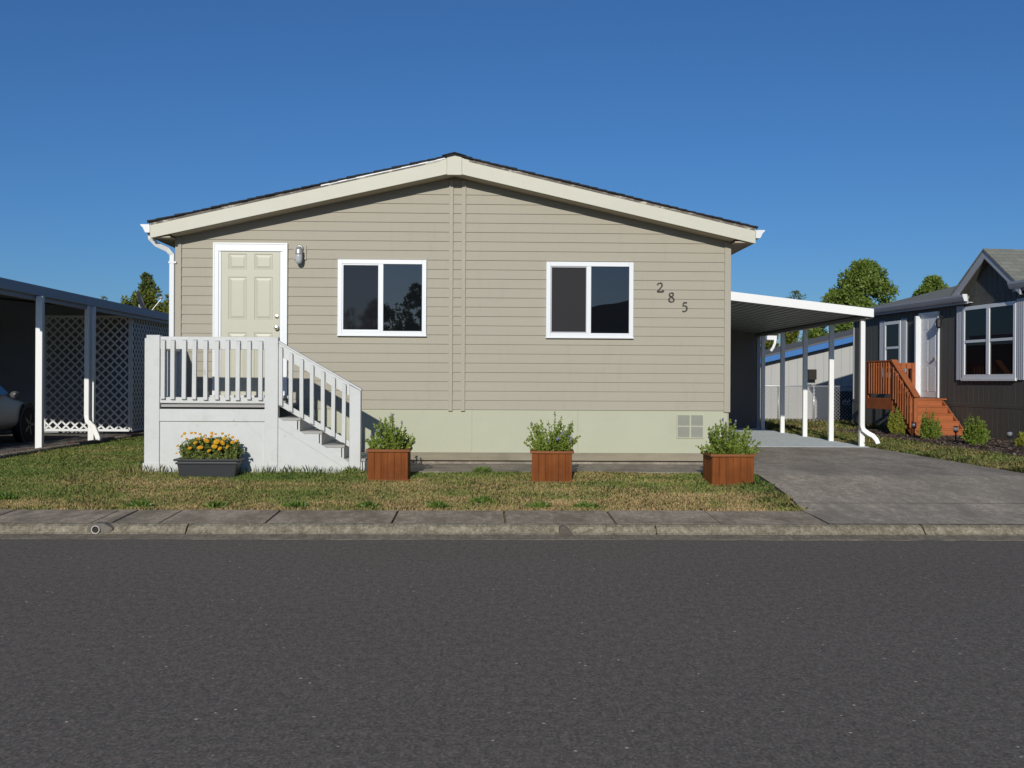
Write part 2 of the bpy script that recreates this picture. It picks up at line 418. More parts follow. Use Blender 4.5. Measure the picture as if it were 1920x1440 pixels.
# ------------------------------------------------------------------ ground levels
D = 15.2                                    # distance to the front wall
PROF = [(-60, -.0), (10.13, 0.0), (10.31, .02), (10.45, .10), (11.37, .13), (13.6, .318), (16, .32), (400, .32)]
def gz(Y): return float(np.interp(Y, [p[0] for p in PROF], [p[1] for p in PROF]))
def sheet(mb, x0, x1, y0, y1, dz, step=.5, nx=1):
    ys = [y0] + [p[0] for p in PROF if y0 < p[0] < y1] + [y1]
    for a, b in zip(ys[:-1], ys[1:]):
        for i in range(nx):
            xa = x0 + (x1 - x0) * i / nx; xb = x0 + (x1 - x0) * (i + 1) / nx
            mb.quad((xa, a, gz(a) + dz), (xb, a, gz(a) + dz), (xb, b, gz(b) + dz), (xa, b, gz(b) + dz))
    return mb
def struct(mb, name, mat, bevel=0):
    o = mb.build(name, mat, None, bevel); o['kind'] = 'structure'; return o

g = MB(); sheet(g, -400, 400, 10.13, 500, -.035); g.quad((-400, -400, -.035), (400, -400, -.035), (400, 10.13, -.035), (-400, 10.13, -.035))
struct(g, 'ground', m_lawn)
DRL, DRR = 3.5, 7.2                         # driveway sides
# road with a slightly ragged edge along the gutter
g = MB(); xs = np.arange(-60, 60.01, .15); ed = 10.13 + .012 * rng.standard_normal(len(xs))
for i in range(len(xs) - 1):
    g.quad((xs[i], -9, 0), (xs[i + 1], -9, 0), (xs[i + 1], ed[i + 1], 0.0), (xs[i], ed[i], 0.0))
struct(g, 'road', m_asph)
g = MB(); g.box(-60, 60, 10.0, 10.33, -.03, -.006)
g.prism([(10.15, -.03), (10.15, .0), (10.33, .022), (10.33, -.03)], lambda a, b, d: (d, a, b), -60, 60)
struct(g, 'gutter', m_gutter)
# rolled kerb in cast lengths
g = MB(); joints = [-40, -20, -11.9, -7.4, -2.85, 1.7, 4.35, 8.9, 20, 40]
kp = [(10.332, -.02), (10.332, .022), (10.37, .05), (10.41, .085), (10.45, .10), (10.50, .105), (10.50, -.02)]
for a, b in zip(joints[:-1], joints[1:]): g.prism(kp, lambda p, q, d: (d, p, q), a + .008, b - .008)
o = struct(g, 'kerb', m_kerb)
g = MB(); g.box(-40, 40, 10.34, 11.38, -.03, .03); struct(g, 'kerb_footing', m_dark)
g = MB(); wj = [-11.5, -10.4, -9.3, -8.2, -7.1, -6.0, -4.9, -3.82, -3.62, -3.16, -2.13, -.89, .235, 1.33, 2.38, 3.467]
for a, b in zip(wj[:-1], wj[1:]):
    j = random.uniform(-.004, .004)
    g.hexa([(a + .010, 10.515, -.02), (b - .010, 10.515, -.02), (b - .010, 11.37, -.02), (a + .010, 11.37, -.02),
            (a + .010, 10.515, .103 + j), (b - .010, 10.515, .103 + j), (b - .010, 11.37, .132 + j), (a + .010, 11.37, .132 + j)])
for a, b in ((7.9, 9.0), (9.01, 10.1), (10.11, 11.2), (11.21, 12.4)):
    g.hexa([(a + .006, 10.515, -.02), (b - .006, 10.515, -.02), (b - .006, 11.37, -.02), (a + .006, 11.37, -.02),
            (a + .006, 10.515, .103), (b - .006, 10.515, .103), (b - .006, 11.37, .132), (a + .006, 11.37, .132)])
struct(g, 'sidewalk', m_walk, .006)
# driveway with flared foot
g = MB()
ys = [10.512, 11.0, 11.4, 11.8, 12.4, 13, 13.6, 14.5, 16, 18, 19.6]
xl = [3.46, 3.46, 3.44, 3.5, 3.54, 3.55, 3.55, 3.55, 3.55, 3.55, 3.55]
xr = [7.88, 7.88, 7.8, 7.55, 7.35, 7.25, 7.22, 7.2, 7.2, 7.2, 7.2]
JY = (10.512, 11.79, 15.6, 19.6)
fxl = lambda y: float(np.interp(y, ys, xl)); fxr = lambda y: float(np.interp(y, ys, xr))
for y0, y1 in zip(JY[:-1], JY[1:]):
    y0 += .008; y1 -= .008; yy = [y0] + [q for q in ys + [11.37, 13.6] if y0 + .01 < q < y1 - .01] + [y1]; yy.sort()
    for a, b in zip(yy[:-1], yy[1:]):
        g.quad((fxl(a), a, gz(a) + .004), (fxr(a), a, gz(a) + .004), (fxr(b), b, gz(b) + .004), (fxl(b), b, gz(b) + .004))
struct(g, 'driveway', m_drive)
g = MB(); sheet(g, 3.46, 7.2, 10.52, 19.59, -.008); struct(g, 'driveway_joint', m_dark)
g = MB(); g.box(3.56, 7.30, 19.61, 27.6, .2, .328); struct(g, 'carport_slab', m_slab, .01)
g = MB(); g.box(-2.55, 3.49, 13.80, 15.14, .2, .336); struct(g, 'path', m_path, .01)
# lawns
g = MB(); sheet(g, -14, DRL - .04, 11.375, 13.9, -.012); sheet(g, -7.1, -2.5, 13.9, 24, -.012); sheet(g, -14, -7.1, 13.9, 15.6, -.012)
sheet(g, 7.2, 8.5, 11.375, 27, -.012); sheet(g, 8.5, 20, 11.375, 15, -.012); struct(g, 'lawn', m_lawn)
g = MB(); sheet(g, -7.55, -7.16, 15.6, 30, .004); struct(g, 'red_mulch_bed', m_red)
g = MB(); sheet(g, 8.5, 12.5, 15, 30, .006); struct(g, 'mulch_bed', m_mulch)
g = MB(); g.box(-11.2, -7.56, 12.5, 31, .2, .334); struct(g, 'neighbour_slab', m_slabL)
g = MB(); x = 16.0 - 1.4
while x < 26:
    g.lathe([(.055, .2), (.055, .37 + .01 * random.random()), (.035, .395)], (-7.12 + random.uniform(-.008, .008), x, 0), 'z', 8); x += .105
tag(g.build('garden_edging', m_edge), 'scalloped concrete edging between red mulch and dry lawn', 'edging')
# mulch chips
def chips(name, x0, x1, y0, y1, n, mat, size, z):
    P = np.column_stack([rng.uniform(x0, x1, n), rng.uniform(y0, y1, n), np.full(n, z) + rng.uniform(0, .02, n)])
    a = rng.standard_normal((n, 3)); a /= np.linalg.norm(a, axis=1)[:, None]; a[:, 2] *= .4
    b = np.cross(a, rng.standard_normal((n, 3))); b /= np.linalg.norm(b, axis=1)[:, None]; b[:, 2] *= .4
    s1 = rng.uniform(.5, 1.2, n)[:, None] * size; s2 = s1 * .35
    V = np.stack([P - a * s1 - b * s2, P + a * s1 - b * s2, P + a * s1 + b * s2, P - a * s1 + b * s2], 1)
    o = np_mesh(name, V, np.arange(n * 4), 4, mat); o['kind'] = 'stuff'; return o
m_chip = foliage('bark_chip', [(.05, .032, .024), (.09, .06, .045), (.15, .105, .08), (.22, .17, .135)], .0)
m_chipr = foliage('red_chip', [(.09, .02, .012), (.15, .04, .025), (.22, .07, .045), (.26, .11, .08)], .0)
tag(chips('bark_chips', 8.45, 11.0, 15, 27, 5200, m_chip, .035, .33), 'loose brown bark chips on the planting bed', 'bark chips')
tag(chips('red_bark_chips', -7.56, -7.17, 15.6, 27, 1600, m_chipr, .03, .33), 'loose red bark chips beside the neighbour driveway', 'bark chips')

# grass blades
def blades(regions, name, label):
    Ps = []; Hs = []; Ts = []
    for (x0, x1, y0, y1, dens, h0, h1, *th) in regions:
        n = int((x1 - x0) * (y1 - y0) * dens)
        x = rng.uniform(x0, x1, n); y = rng.uniform(y0, y1, n)
        Ps.append(np.column_stack([x, y])); Hs.append(rng.uniform(h0, h1, n)); Ts.append(np.full(n, th[0] if th else 1.0))
    P = np.concatenate(Ps); H = np.concatenate(Hs); Tn = np.concatenate(Ts)
    keep = np.ones(len(P), bool)
    # nothing grows through the drive, path, porch or slabs
    def cut(x0, x1, y0, y1):
        nonlocal keep
        keep &= ~((P[:, 0] > x0) & (P[:, 0] < x1) & (P[:, 1] > y0) & (P[:, 1] < y1))
    cut(-4.4, -2.5, 13.66, 15.2); cut(-2.55, 3.48, 13.81, 15.3); cut(-3, -1.55, 13.66, 15.3); cut(-5, 4, 15.2, 33)
    # rounded lawn corner at the drive
    ragged = 3.47 - np.clip(13.2 - P[:, 1], 0, 2) * .01 + .03 * np.sin(P[:, 1] * 9)
    keep &= ~((P[:, 0] > ragged) & (P[:, 0] < np.interp(P[:, 1], ys, xr) - .02))
    P = P[keep]; H = H[keep]; Tn = Tn[keep]; n = len(P)
    z = np.interp(P[:, 1], [p[0] for p in PROF], [p[1] for p in PROF]) - .012
    # patchy length
    H = H * (.7 + .6 * (np.sin(P[:, 0] * 3.1 + 2 * np.sin(P[:, 1] * 2.3)) * np.sin(P[:, 1] * 4.3 + P[:, 0]) * .5 + .5))
    ang = rng.uniform(0, 2 * np.pi, n); lean = rng.uniform(.1, .9, n) * H * Tn
    wv = np.column_stack([np.cos(ang), np.sin(ang), np.zeros(n)]) * (rng.uniform(.0018, .0036, n) * Tn)[:, None]
    ln = np.column_stack([np.cos(ang + 1.57 + rng.normal(0, .5, n)), np.sin(ang + 1.57), np.zeros(n)]) * lean[:, None]
    B = np.column_stack([P, z]); Mid = B + ln * .3; Mid[:, 2] += H * .6; T = B + ln; T[:, 2] += H * .95
    V = np.stack([B - wv, B + wv, Mid + wv * .8, T, Mid - wv * .8], 1)
    idx = np.arange(n)[:, None] * 5
    o = np_mesh(name, V, (idx + np.array([0, 1, 2, 3, 4])).ravel(), 5, m_blade)
    tag(o, label, 'grass', kind='stuff'); return o
blades([(-6.6, 3.56, 11.36, 13.95, 8200, .014, .045), (-7.05, -4.3, 13.9, 22, 3000, .02, .055), (-9, -6.6, 11.4, 15.5, 2200, .02, .05),
        (-6.6, 3.56, 11.36, 11.5, 3500, .015, .05), (-4.6, -1.5, 13.52, 13.68, 1800, .04, .14, .45), (-2.5, 3.45, 13.66, 13.83, 2500, .02, .05),
        (3.1, 3.52, 11.4, 13.4, 5000, .03, .07)], 'front_grass', 'patchy green and straw dry front lawn grass along the sidewalk')
blades([(7.2, 8.6, 13, 27, 1700, .03, .09), (8.5, 11, 11.4, 15.2, 1000, .03, .08), (7.2, 7.6, 13, 27, 2500, .04, .1), (7.3, 12, 27, 31.9, 500, .04, .14), (4.5, 9, 28, 32, 500, .04, .12)],
       'side_grass', 'dry grass verge between the driveway and the bark bed')

# ------------------------------------------------------------------ the house
hx0, hx1 = ax(329, D), ax(1368, D)
zs0 = az(850, 768, D)                       # bottom of siding
RX = -.41                                   # ridge
RK = 14.87                                  # plane of the rake boards
zrE, zrP = 3.675, 4.645                     # top of rake boards at eaves and peak
ex0, ex1 = ax(280, RK), ax(1415, RK)
def rake(x): return zrP - (zrP - zrE) * (abs(x - RX) / ((RX - ex0) if x < RX else (ex1 - RX)))
house = thing('manufactured_home', 'beige lap sided single storey home with cream gable boards and house number 285', 'house', ((hx0 + hx1) / 2, D, .33))
BACK = 31.5
# lap siding of the gable wall
g = MB(); z = zs0; zmax = zrP - .1
def lim(zv):
    k = zv - (-.16)
    if zv + .16 <= zrE: return hx0 + .02, hx1 - .02
    xl_ = RX - (zrP - .16 - zv) * (RX - ex0) / (zrP - zrE); xr_ = RX + (zrP - .16 - zv) * (ex1 - RX) / (zrP - zrE)
    return max(hx0 + .02, xl_), min(hx1 - .02, xr_)
while z < zmax - .18:
    z1 = min(z + COURSE, zmax - .12); a0, b0 = lim(z); a1, b1 = lim(z1)
    if b1 - a1 > .05:
        for (p0, q0, p1, q1) in ((a0, min(b0, RX - .0), a1, min(b1, RX)), (max(a0, RX), b0, max(a1, RX), b1)):
            j = random.uniform(-.0012, .0012)
            g.quad((p0, D - .016 + j, z + .002), (q0, D - .016 - j, z + .002), (q1, D - .003, z1 + .004), (p1, D - .003, z1 + .004))
            g.quad((p0, D - .002, z + .002), (q0, D - .002, z + .002), (q0, D - .016 - j, z + .002), (p0, D - .016 + j, z + .002))
    z += COURSE
g.build('wall', m_siding, house, fix=False)
g = MB(); g.prism([(hx0 + .01, .34), (hx1 - .01, .34), (hx1 - .01, 3.5), (RX, 4.46), (hx0 + .01, 3.5)], lambda a, b, d: (a, d, b), D + .002, BACK)
g.build('wall', m_trim, house)
g = MB(); g.box(hx0 - .005, ax(340, D), D - .032, D + .1, zs0 - .01, 3.52); g.build('corner_trim', m_trim, house, .003)
g = MB(); g.box(ax(1357, D), hx1 + .005, D - .032, D + .1, zs0 - .02, 3.52); g.build('corner_trim', m_trim, house, .003)
for a, b in ((841, 848.3), (864.5, 871.8)):
    g = MB(); g.box(ax(a, D), ax(b, D), D - .036, D - .001, zs0 - .02, 4.36); g.build('batten', m_trim, house, .003)
# skirting, base board, vent
g = MB(); sk0 = az(850, 849, D)
px_ = [hx0 + .03, -1.93, -.15, 1.36, hx1 - .03]
for a, b in zip(px_[:-1], px_[1:]): g.box(a + .002, b - .002, D + .0, D + .03, sk0, zs0)
g.build('skirting', m_skirt, house, .002)
g = MB(); g.box(hx0 + .2, hx1 - .02, D - .06, D - .005, az(850, 863, D - .06), sk0 + .006); g.build('base_board', m_basebrd, house, .004)
g = MB(); g.box(hx0 + .2, hx1 - .02, D - .04, D + .02, .3, az(850, 865, D)); g.build('footing', m_path, house)
v0, v1, vz0, vz1 = ax(1269, D), ax(1320, D), az(1295, 822, D), az(1295, 777, D)
fr = MB(); t_ = .016; xm = (v0 + v1) / 2 ; zm = (vz0 + vz1) / 2
fr.box(v0, v1, D - .014, D - .002, vz0, vz0 + t_).box(v0, v1, D - .014, D - .002, vz1 - t_, vz1)
for x in (v0, xm - .012, v1 - t_): fr.box(x, x + (t_ if x != xm - .012 else .024), D - .0145, D - .002, vz0 + t_, vz1 - t_)
fr.box(v0 + t_, v1 - t_, D - .0135, D - .002, zm - .009, zm + .009)
vf = fr.build('vent', m_skirt, house)
g = MB(); z = vz0 + t_ + .006
while z < vz1 - t_:
    g.quad((v0 + t_, D - .011, z), (v1 - t_, D - .011, z), (v1 - t_, D - .003, z + .012), (v0 + t_, D - .003, z + .012)); z += .016
g.build('louvre', m_vent, vf, fix=False)
# rake boards
for sgn in (-1, 1):
    e = ex0 if sgn < 0 else ex1
    xa, xb = e, RX + sgn * .105
    g = MB(); n = 10
    g.prism([(xa, rake(xa) - .215), (xb, rake(xb) - .235), (xb, rake(xb)), (xa, rake(xa))], lambda a, b, d: (a, d, b), RK, RK + .04)
    g.build('rake_board', m_cream, house, .003)
    g = MB(); xc = RX + sgn * .2
    g.prism([(e + .01 * -sgn, rake(e) - .034), (xc, rake(xc) - .036), (xc, rake(xc) + .012), (e - .01 * sgn, rake(e) + .012)], lambda a, b, d: (a, d, b), RK - .006, RK - .0005)
    g.build('peeling_strip', m_peel, house)
    g = MB(); g.prism([(hx0 - .0 if sgn < 0 else hx1, rake(hx0 if sgn < 0 else hx1) - .222), (RX, zrP - .24), (RX, zrP - .20), (hx0 if sgn < 0 else hx1, rake(hx0 if sgn < 0 else hx1) - .182)], lambda a, b, d: (a, d, b), RK + .041, D + .05)
    g.build('soffit', m_soffit, house)
    # soffit at the side eaves
    g = MB(); g.box(min(e, hx0 if sgn < 0 else hx1), max(e, hx0 if sgn < 0 else hx1), RK + .042, BACK, zrE - .20, zrE - .18)
    g.build('soffit', m_soffit, house)
    g = MB(); g.box(e - .012, e + .012, RK + .041, BACK, zrE - .2, zrE - .0); g.build('fascia', m_cream, house)
g = MB(); x = ax(600, RK); xb = ax(832, RK)
g.prism([(x, rake(x) - .018), (xb, rake(xb) - .018), (xb, rake(xb) + .004), (x, rake(x) + .012)], lambda a, b, d: (a, d, b), RK - .012, RK - .0062)
g.build('drip_edge', m_vinyl, house)
g = MB(); g.prism([(RX - .103, rake(RX - .103) - .245), (RX + .103, rake(RX + .103) - .245), (RX + .103, rake(RX + .103)), (RX, zrP + .012), (RX - .103, rake(RX - .103))], lambda a, b, d: (a, d, b), RK - .014, RK + .03)
g.build('ridge_block', m_cream, house, .002)
# shingle roof with a ragged edge
g = MB()
for sgn in (-1, 1):
    e = (ex0 - .03) if sgn < 0 else (ex1 + .03); n = 34
    for i in range(n):
        a = e + (RX - e) * i / n; b = e + (RX - e) * (i + 1) / n
        th = .014 + random.uniform(0, .007); y0 = RK - .03 - random.uniform(0, .02)
        za, zb = rake(a) + .004, rake(b) + .004
        p = [(a, y0, za), (b, y0, zb), (b, BACK + .3, zb), (a, BACK + .3, za), (a, y0, za + th + .006), (b, y0, zb + th - .003), (b, BACK + .3, zb + th - .003), (a, BACK + .3, za + th + .006)]
        g.hexa(p)
for k in range(3): g.prism([(RX - .17, rake(RX - .17) + .024), (RX, zrP + .026), (RX + .17, rake(RX + .17) + .024), (RX + .17, rake(RX + .17) + .035), (RX, zrP + .042), (RX - .17, rake(RX - .17) + .035)], lambda a, b, d: (a, d, b), RK - .055 + k * 5.6, RK + k * 5.6 + 5.4)
g.build('roof', m_roof, house)
# K-style gutters
for sgn, e in ((-1, ex0 - .014), (1, ex1 + .014)):
    zt = zrE - .02
    prof = [(0, zt), (0, zt - .115), (.06, zt - .115), (.075, zt - .09), (.10, zt - .04), (.125, zt - .02), (.128, zt), (.12, zt)]
    g = MB(); g.prism([(e + sgn * a, b) for a, b in prof], lambda a, b, d: (a, d, b), RK + .03, BACK)
    g.build('gutter', m_white, house)
# downspout on the left corner
zt = zrE - .13; xg = ex0 - .07
g = MB(); xw = hx0 - .045
g.rtube([(xg + .03, RK + .14, zt), (xg + .035, RK + .15, zt - .07), (xg + .1, RK + .2, zt - .15), (xw - .06, RK + .27, zt - .21), (xw, RK + .3, zt - .28), (xw, RK + .3, zt - .4), (xw, RK + .3, .5)], .07, .055)
dsp = g.build('downspout', m_white, house, .008)
g = MB(); g.box(xw - .045, xw + .065, RK + .268, RK + .335, zt - .40, zt - .375); g.build('strap', m_white, dsp)

# front door
dx0, dx1 = ax(400, D), ax(539, D); dz1 = az(470, 456, D); dz0 = az(470, 741, D)
sx0, sx1 = ax(415, D), ax(524.5, D); sz1 = az(470, 471.5, D)
fr = MB()
fr.box(dx0, sx0 - .035, D - .05, D - .0, dz0, sz1 + .0).box(sx1 + .035, dx1, D - .05, D, dz0, sz1).box(dx0, dx1, D - .05, D, sz1 + .0, dz1)
fr.box(sx0 - .035, sx0 - .004, D - .034, D, dz0, sz1 - .002).box(sx1 + .004, sx1 + .035, D - .034, D, dz0, sz1 - .002)
fr.box(sx0 - .035, sx1 + .035, D - .0345, D, sz1 - .0015, sz1 + .0)
fr.box(dx0 - .0, dx0 + .02, D - .058, D - .05, dz0, dz1).box(dx1 - .02, dx1, D - .058, D - .05, dz0, dz1).box(dx0 + .02, dx1 - .02, D - .058, D - .05, dz1 - .02, dz1)
dfr = fr.build('door_frame', m_vinyl, house, .003)
g = MB(); g.box(dx0 - .03, dx1 + .03, D - .10, D - .001, dz0 - .04, dz0 - .001); g.build('threshold', m_lampm, dfr)
g = MB(); y0 = D - .030
W = sx1 - sx0; Hh = sz1 - dz0
# slab with six raised panels: flat face plus recessed frames
px0 = [sx0 + .115 * W + .005, sx0 + .565 * W]; pw = .315 * W
rows = [(.885 + .01, .985 - .012), (.49 + .0, .835), (.08, .42)]
rows = [(1 - .128, 1 - .018), (1 - .475, 1 - .178), (1 - .93, 1 - .565)]
xsb = [sx0, px0[0], px0[0] + pw, px0[1], px0[1] + pw, sx1]
zsb = sorted([dz0] + [dz0 + Hh * r for rr in rows for r in rr] + [sz1])
for i in range(5):
    for j in range(len(zsb) - 1):
        panel = i in (1, 3) and j in (1, 3, 5)
        a, b, c, d = xsb[i], xsb[i + 1], zsb[j], zsb[j + 1]
        if not panel: g.quad((a, y0, c), (b, y0, c), (b, y0, d), (a, y0, d))
        else:
            lv = [(0, 0), (.012, .007), (.020, .007), (.05, .001)]
            for (i0, d0), (i1, d1) in zip(lv[:-1], lv[1:]):
                A = [(a + i0, y0 + d0, c + i0), (b - i0, y0 + d0, c + i0), (b - i0, y0 + d0, d - i0), (a + i0, y0 + d0, d - i0)]
                B = [(a + i1, y0 + d1, c + i1), (b - i1, y0 + d1, c + i1), (b - i1, y0 + d1, d - i1), (a + i1, y0 + d1, d - i1)]
                for k in range(4): g.quad(A[k], A[(k + 1) % 4], B[(k + 1) % 4], B[k])
            g.quad(*B)
door = g.build('door', m_door, house, fix=False)
for nm, py, r in (('deadbolt', 594, .031), ('door_knob', 615, .034)):
    c = (ax(519.5, D), y0, az(519, py, D)); g = MB()
    if nm == 'deadbolt': g.lathe([(r, 0), (r, .006), (r * .8, .018), (r * .35, .02), (.003, .021)], c, 'y')
    else: g.lathe([(r, 0), (r, .005), (r * .45, .012), (r * .4, .03), (r * .85, .04), (r * .95, .055), (r * .7, .07), (.003, .073)], c, 'y')
    g.build(nm, m_brass, door, smooth=False)

# windows
def window(x0, x1, z0, z1, idx):
    fr = MB(); b = .062; y0, y1 = D - .052, D - .001; xm = x0 + (x1 - x0) * .487
    fr.box(x0, x0 + b, y0, y1, z0, z1).box(x1 - b, x1, y0, y1, z0, z1).box(x0 + b, x1 - b, y0, y1, z0, z0 + b).box(x0 + b, x1 - b, y0, y1, z1 - b, z1)
    fr.box(xm - .032, xm + .034, y0 + .003, y1, z0 + b, z1 - b)
    wf = fr.build('window', m_vinyl, house, .004)
    s = MB(); a0, a1, c0, c1 = x0 + b, xm - .032, z0 + b, z1 - b; q = .017
    s.box(a0, a0 + q, y0 + .012, y1, c0, c1).box(a1 - q * .4, a1, y0 + .012, y1, c0, c1).box(a0 + q, a1 - q * .4, y0 + .012, y1, c0, c0 + q).box(a0 + q, a1 - q * .4, y0 + .012, y1, c1 - q, c1)
    s.build('sash', m_greytrim if idx == 1 else m_vinyl, wf)
    g = MB(); g.quad((a0, D - .024, c0), (a1, D - .024, c0), (a1, D - .024, c1), (a0, D - .024, c1)); o = g.build('pane', m_screen if idx else m_screenglass, wf, fix=False)
    o['label'] = 'dark insect screened pane'
    g = MB(); g.quad((xm + .034, D - .026, c0), (x1 - b, D - .026, c0), (x1 - b, D - .026, c1), (xm + .034, D - .026, c1)); g.build('pane', m_glass, wf, fix=False)
    g = MB(); g.box(x0 - .004, x1 + .004, y0 - .008, y0 + .02, z0 - .012, z0 + .008)
    g.build('sill', m_vinyl, wf)
    return wf
window(ax(633, D), ax(799, D), az(716, 629, D), az(716, 487.5, D), 0)
window(ax(1023, D), ax(1186, D), az(1104, 633, D), az(1104, 492, D), 1)

# wall lamp
lx = ax(562, D); lz = az(562, 474, D)
g = MB(); g.box(lx - .09, lx + .09, D - .03, D - .001, lz - .1, lz + .1); lp = g.build('lamp', m_trim, house, .004)
g = MB(); g.lathe([(.055, .0), (.055, .02), (.04, .045), (.01, .05)], (lx, D - .03, lz + .055), 'y', 16)
g.tube([(lx, D - .06, lz + .055), (lx, D - .10, lz + .05), (lx, D - .125, lz + .02)], .035, 10); g.lathe([(.05, .03), (.054, -.02), (.05, -.04)], (lx, D - .125, lz), 'z', 14); g.build('lamp_base', m_lampm, lp, smooth=False)
g = MB(); g.lathe([(.046, -.03), (.052, -.06), (.05, -.12), (.04, -.155), (.02, -.17), (.003, -.172)], (lx, D - .125, lz), 'z', 14); g.build('lamp_glass', m_lampglass, lp, smooth=True)

# the house number, cut out of sheet bronze
def stroke_digit(paths, cx, cz, h, name):
    mb = MB()
    for pts, wf in paths:
        # resample with a Catmull-Rom
        P = [Vector((p[0], p[1])) for p in pts]; Q = []
        for i in range(len(P) - 1):
            p0, p1, p2, p3 = P[max(i - 1, 0)], P[i], P[i + 1], P[min(i + 2, len(P) - 1)]
            for k in range(6):
                t = k / 6; Q.append(.5 * ((2 * p1) + (p2 - p0) * t + (2 * p0 - 5 * p1 + 4 * p2 - p3) * t * t + (3 * p1 - p0 - 3 * p2 + p3) * t ** 3))
        Q.append(P[-1]); L = []; Rr = []
        for i, q in enumerate(Q):
            d = (Q[min(i + 1, len(Q) - 1)] - Q[max(i - 1, 0)]).normalized(); nn = Vector((-d.y, d.x))
            ww = (.024 + .058 * abs(d.y * .9 - d.x * .25)) * wf
            L.append(q + nn * ww); Rr.append(q - nn * ww)
        f = lambda p, y: (cx + p.x * h, y, cz + p.y * h)
        for i in range(len(Q) - 1):
            mb.hexa([f(L[i], D - .030), f(Rr[i], D - .030), f(Rr[i + 1], D - .030), f(L[i + 1], D - .030), f(L[i], D - .014), f(Rr[i], D - .014), f(Rr[i + 1], D - .014), f(L[i + 1], D - .014)])
    return mb.build(name, m_ironnum, house)
two = [([(-.26, .26), (-.2, .4), (-.03, .48), (.14, .43), (.22, .27), (.16, .08), (-.05, -.18), (-.29, -.44)], 1), ([(-.29, -.44), (.02, -.44), (.28, -.44), (.33, -.30)], 1.5)]
eight = [([(.0, .05), (-.17, .15), (-.21, .29), (-.13, .43), (.02, .48), (.17, .41), (.19, .27), (.1, .13), (-.08, .0), (-.22, -.12), (-.26, -.28), (-.17, -.43), (.0, -.49), (.19, -.43), (.27, -.28), (.2, -.12), (.02, .03)], 1)]
five = [([(.24, .46), (.0, .45), (-.12, .44)], 1.6), ([(-.12, .45), (-.15, .25), (-.19, .08)], .75), ([(-.19, .06), (0, .12), (.18, .02), (.24, -.17), (.15, -.37), (-.04, -.48), (-.24, -.44)], 1)]
for dg, (cx, cy), nm in ((two, (1236, 539), 'two'), (eight, (1257.5, 557.5), 'eight'), (five, (1282.5, 575.5), 'five')):
    o = stroke_digit(dg, ax(cx, D), az(cx, cy, D), .135, 'house_number'); o['label'] = 'dark serif digit ' + nm

# ------------------------------------------------------------------ white porch with steps
PF = 13.7
def pX(px): return ax(px, PF)
def pZ(py, px=400): return az(px, py, PF)
porch = thing('porch', 'white painted wooden porch with picket railings and side steps at the beige home', 'porch', (pX(400), (PF + D) / 2, .33))
dk = 1.19; pl, pr = pX(272), pX(522)
g = MB(); y = PF + .03
while y < D - .07:
    g.box(pl + .02, pr - .01, y, y + .135, dk - .035, dk); y += .141
g.build('deck', m_porchfloor, porch, .003)
post = lambda a, b, y0, y1, z0, z1: MB().box(a, b, y0, y1, z0, z1).build('post', m_porch, porch, .006)
g = MB(); g.box(pX(275), pX(300), PF - .02, PF + .10, .25, pZ(628, 286)); g.box(pX(271), pX(276), PF - .005, PF + .10, .25, pZ(634, 272)); g.box(pX(269), pX(301), PF - .032, PF + .11, .25, pZ(868, 280)); g.build('post', m_porch, porch, .006)
g = MB(); g.box(pX(497), pX(522), PF - .025, PF + .10, .25, pZ(632, 510)); g.build('post', m_porch, porch, .006)
post(pX(272), pX(272) + .1, D - .16, D - .06, .3, 2.08)
# front railing
def board(nm, x0, x1, y0, y1, z0, z1, b=.004, m=None): return MB().box(x0, x1, y0, y1, z0, z1).build(nm, m or m_porch, porch, b)
zt0, zt1 = pZ(655), pZ(631.5)
board('top_rail', pX(300) + .002, pX(497) - .002, PF, PF + .04, zt0, zt1)
board('cap_rail', pX(300) + .004, pX(497) - .004, PF + .042, PF + .12, zt1 - .04, zt1 - .004)
zb0, zb1 = pZ(756), pZ(745)
board('bottom_rail', pX(300) + .002, pX(497) - .002, PF, PF + .04, zb0, zb1)
for px in (306.7, 325, 346.7, 366, 386.7, 407.7, 427.3, 447.3, 467.7, 489.3):
    g = MB(); x = pX(px) + random.uniform(-.002, .002); tl = random.uniform(-.004, .004)
    zt = pZ(637 + random.uniform(-1, 1)); zb = pZ(751 + random.uniform(-1, 1)); wd = .026
    g.hexa([(x - wd + tl, PF - .046, zb + .012), (x + wd + tl, PF - .046, zb + .012), (x + wd + tl, PF - .002, zb), (x - wd + tl, PF - .002, zb), (x - wd, PF - .046, zt - .02), (x + wd, PF - .046, zt - .02), (x + wd, PF - .002, zt), (x - wd, PF - .002, zt)])
    g.build('baluster', m_porch, porch, .003)
board('band_board', pX(300) + .002, pX(498), PF - .02, PF + .02, pZ(790), pZ(767))
g = MB(); g.box(pX(300) + .001, pX(497), PF + .002, PF + .02, .25, pZ(790) - .002); g.build('skirt_panel', m_porch, porch, .002)
g = MB(); g.box(pl + .03, pl + .05, PF + .1, D - .06, .3, dk - .04); g.build('skirt_panel', m_porch, porch)
# left side railing to the wall
g = MB().box(pl + .03, pl + .07, PF + .1, D - .16, zt0, zt1); g.build('top_rail', m_porch, porch, .004)
g = MB().box(pl + .03, pl + .07, PF + .1, D - .16, zb0, zb1); g.build('bottom_rail', m_porch, porch, .004)
for k in range(8):
    y = PF + .22 + k * .155
    g = MB().box(pl - .015, pl + .028, y - .022, y + .022, zb0 + .02, zt1 - .03); g.build('baluster', m_porch, porch, .003)
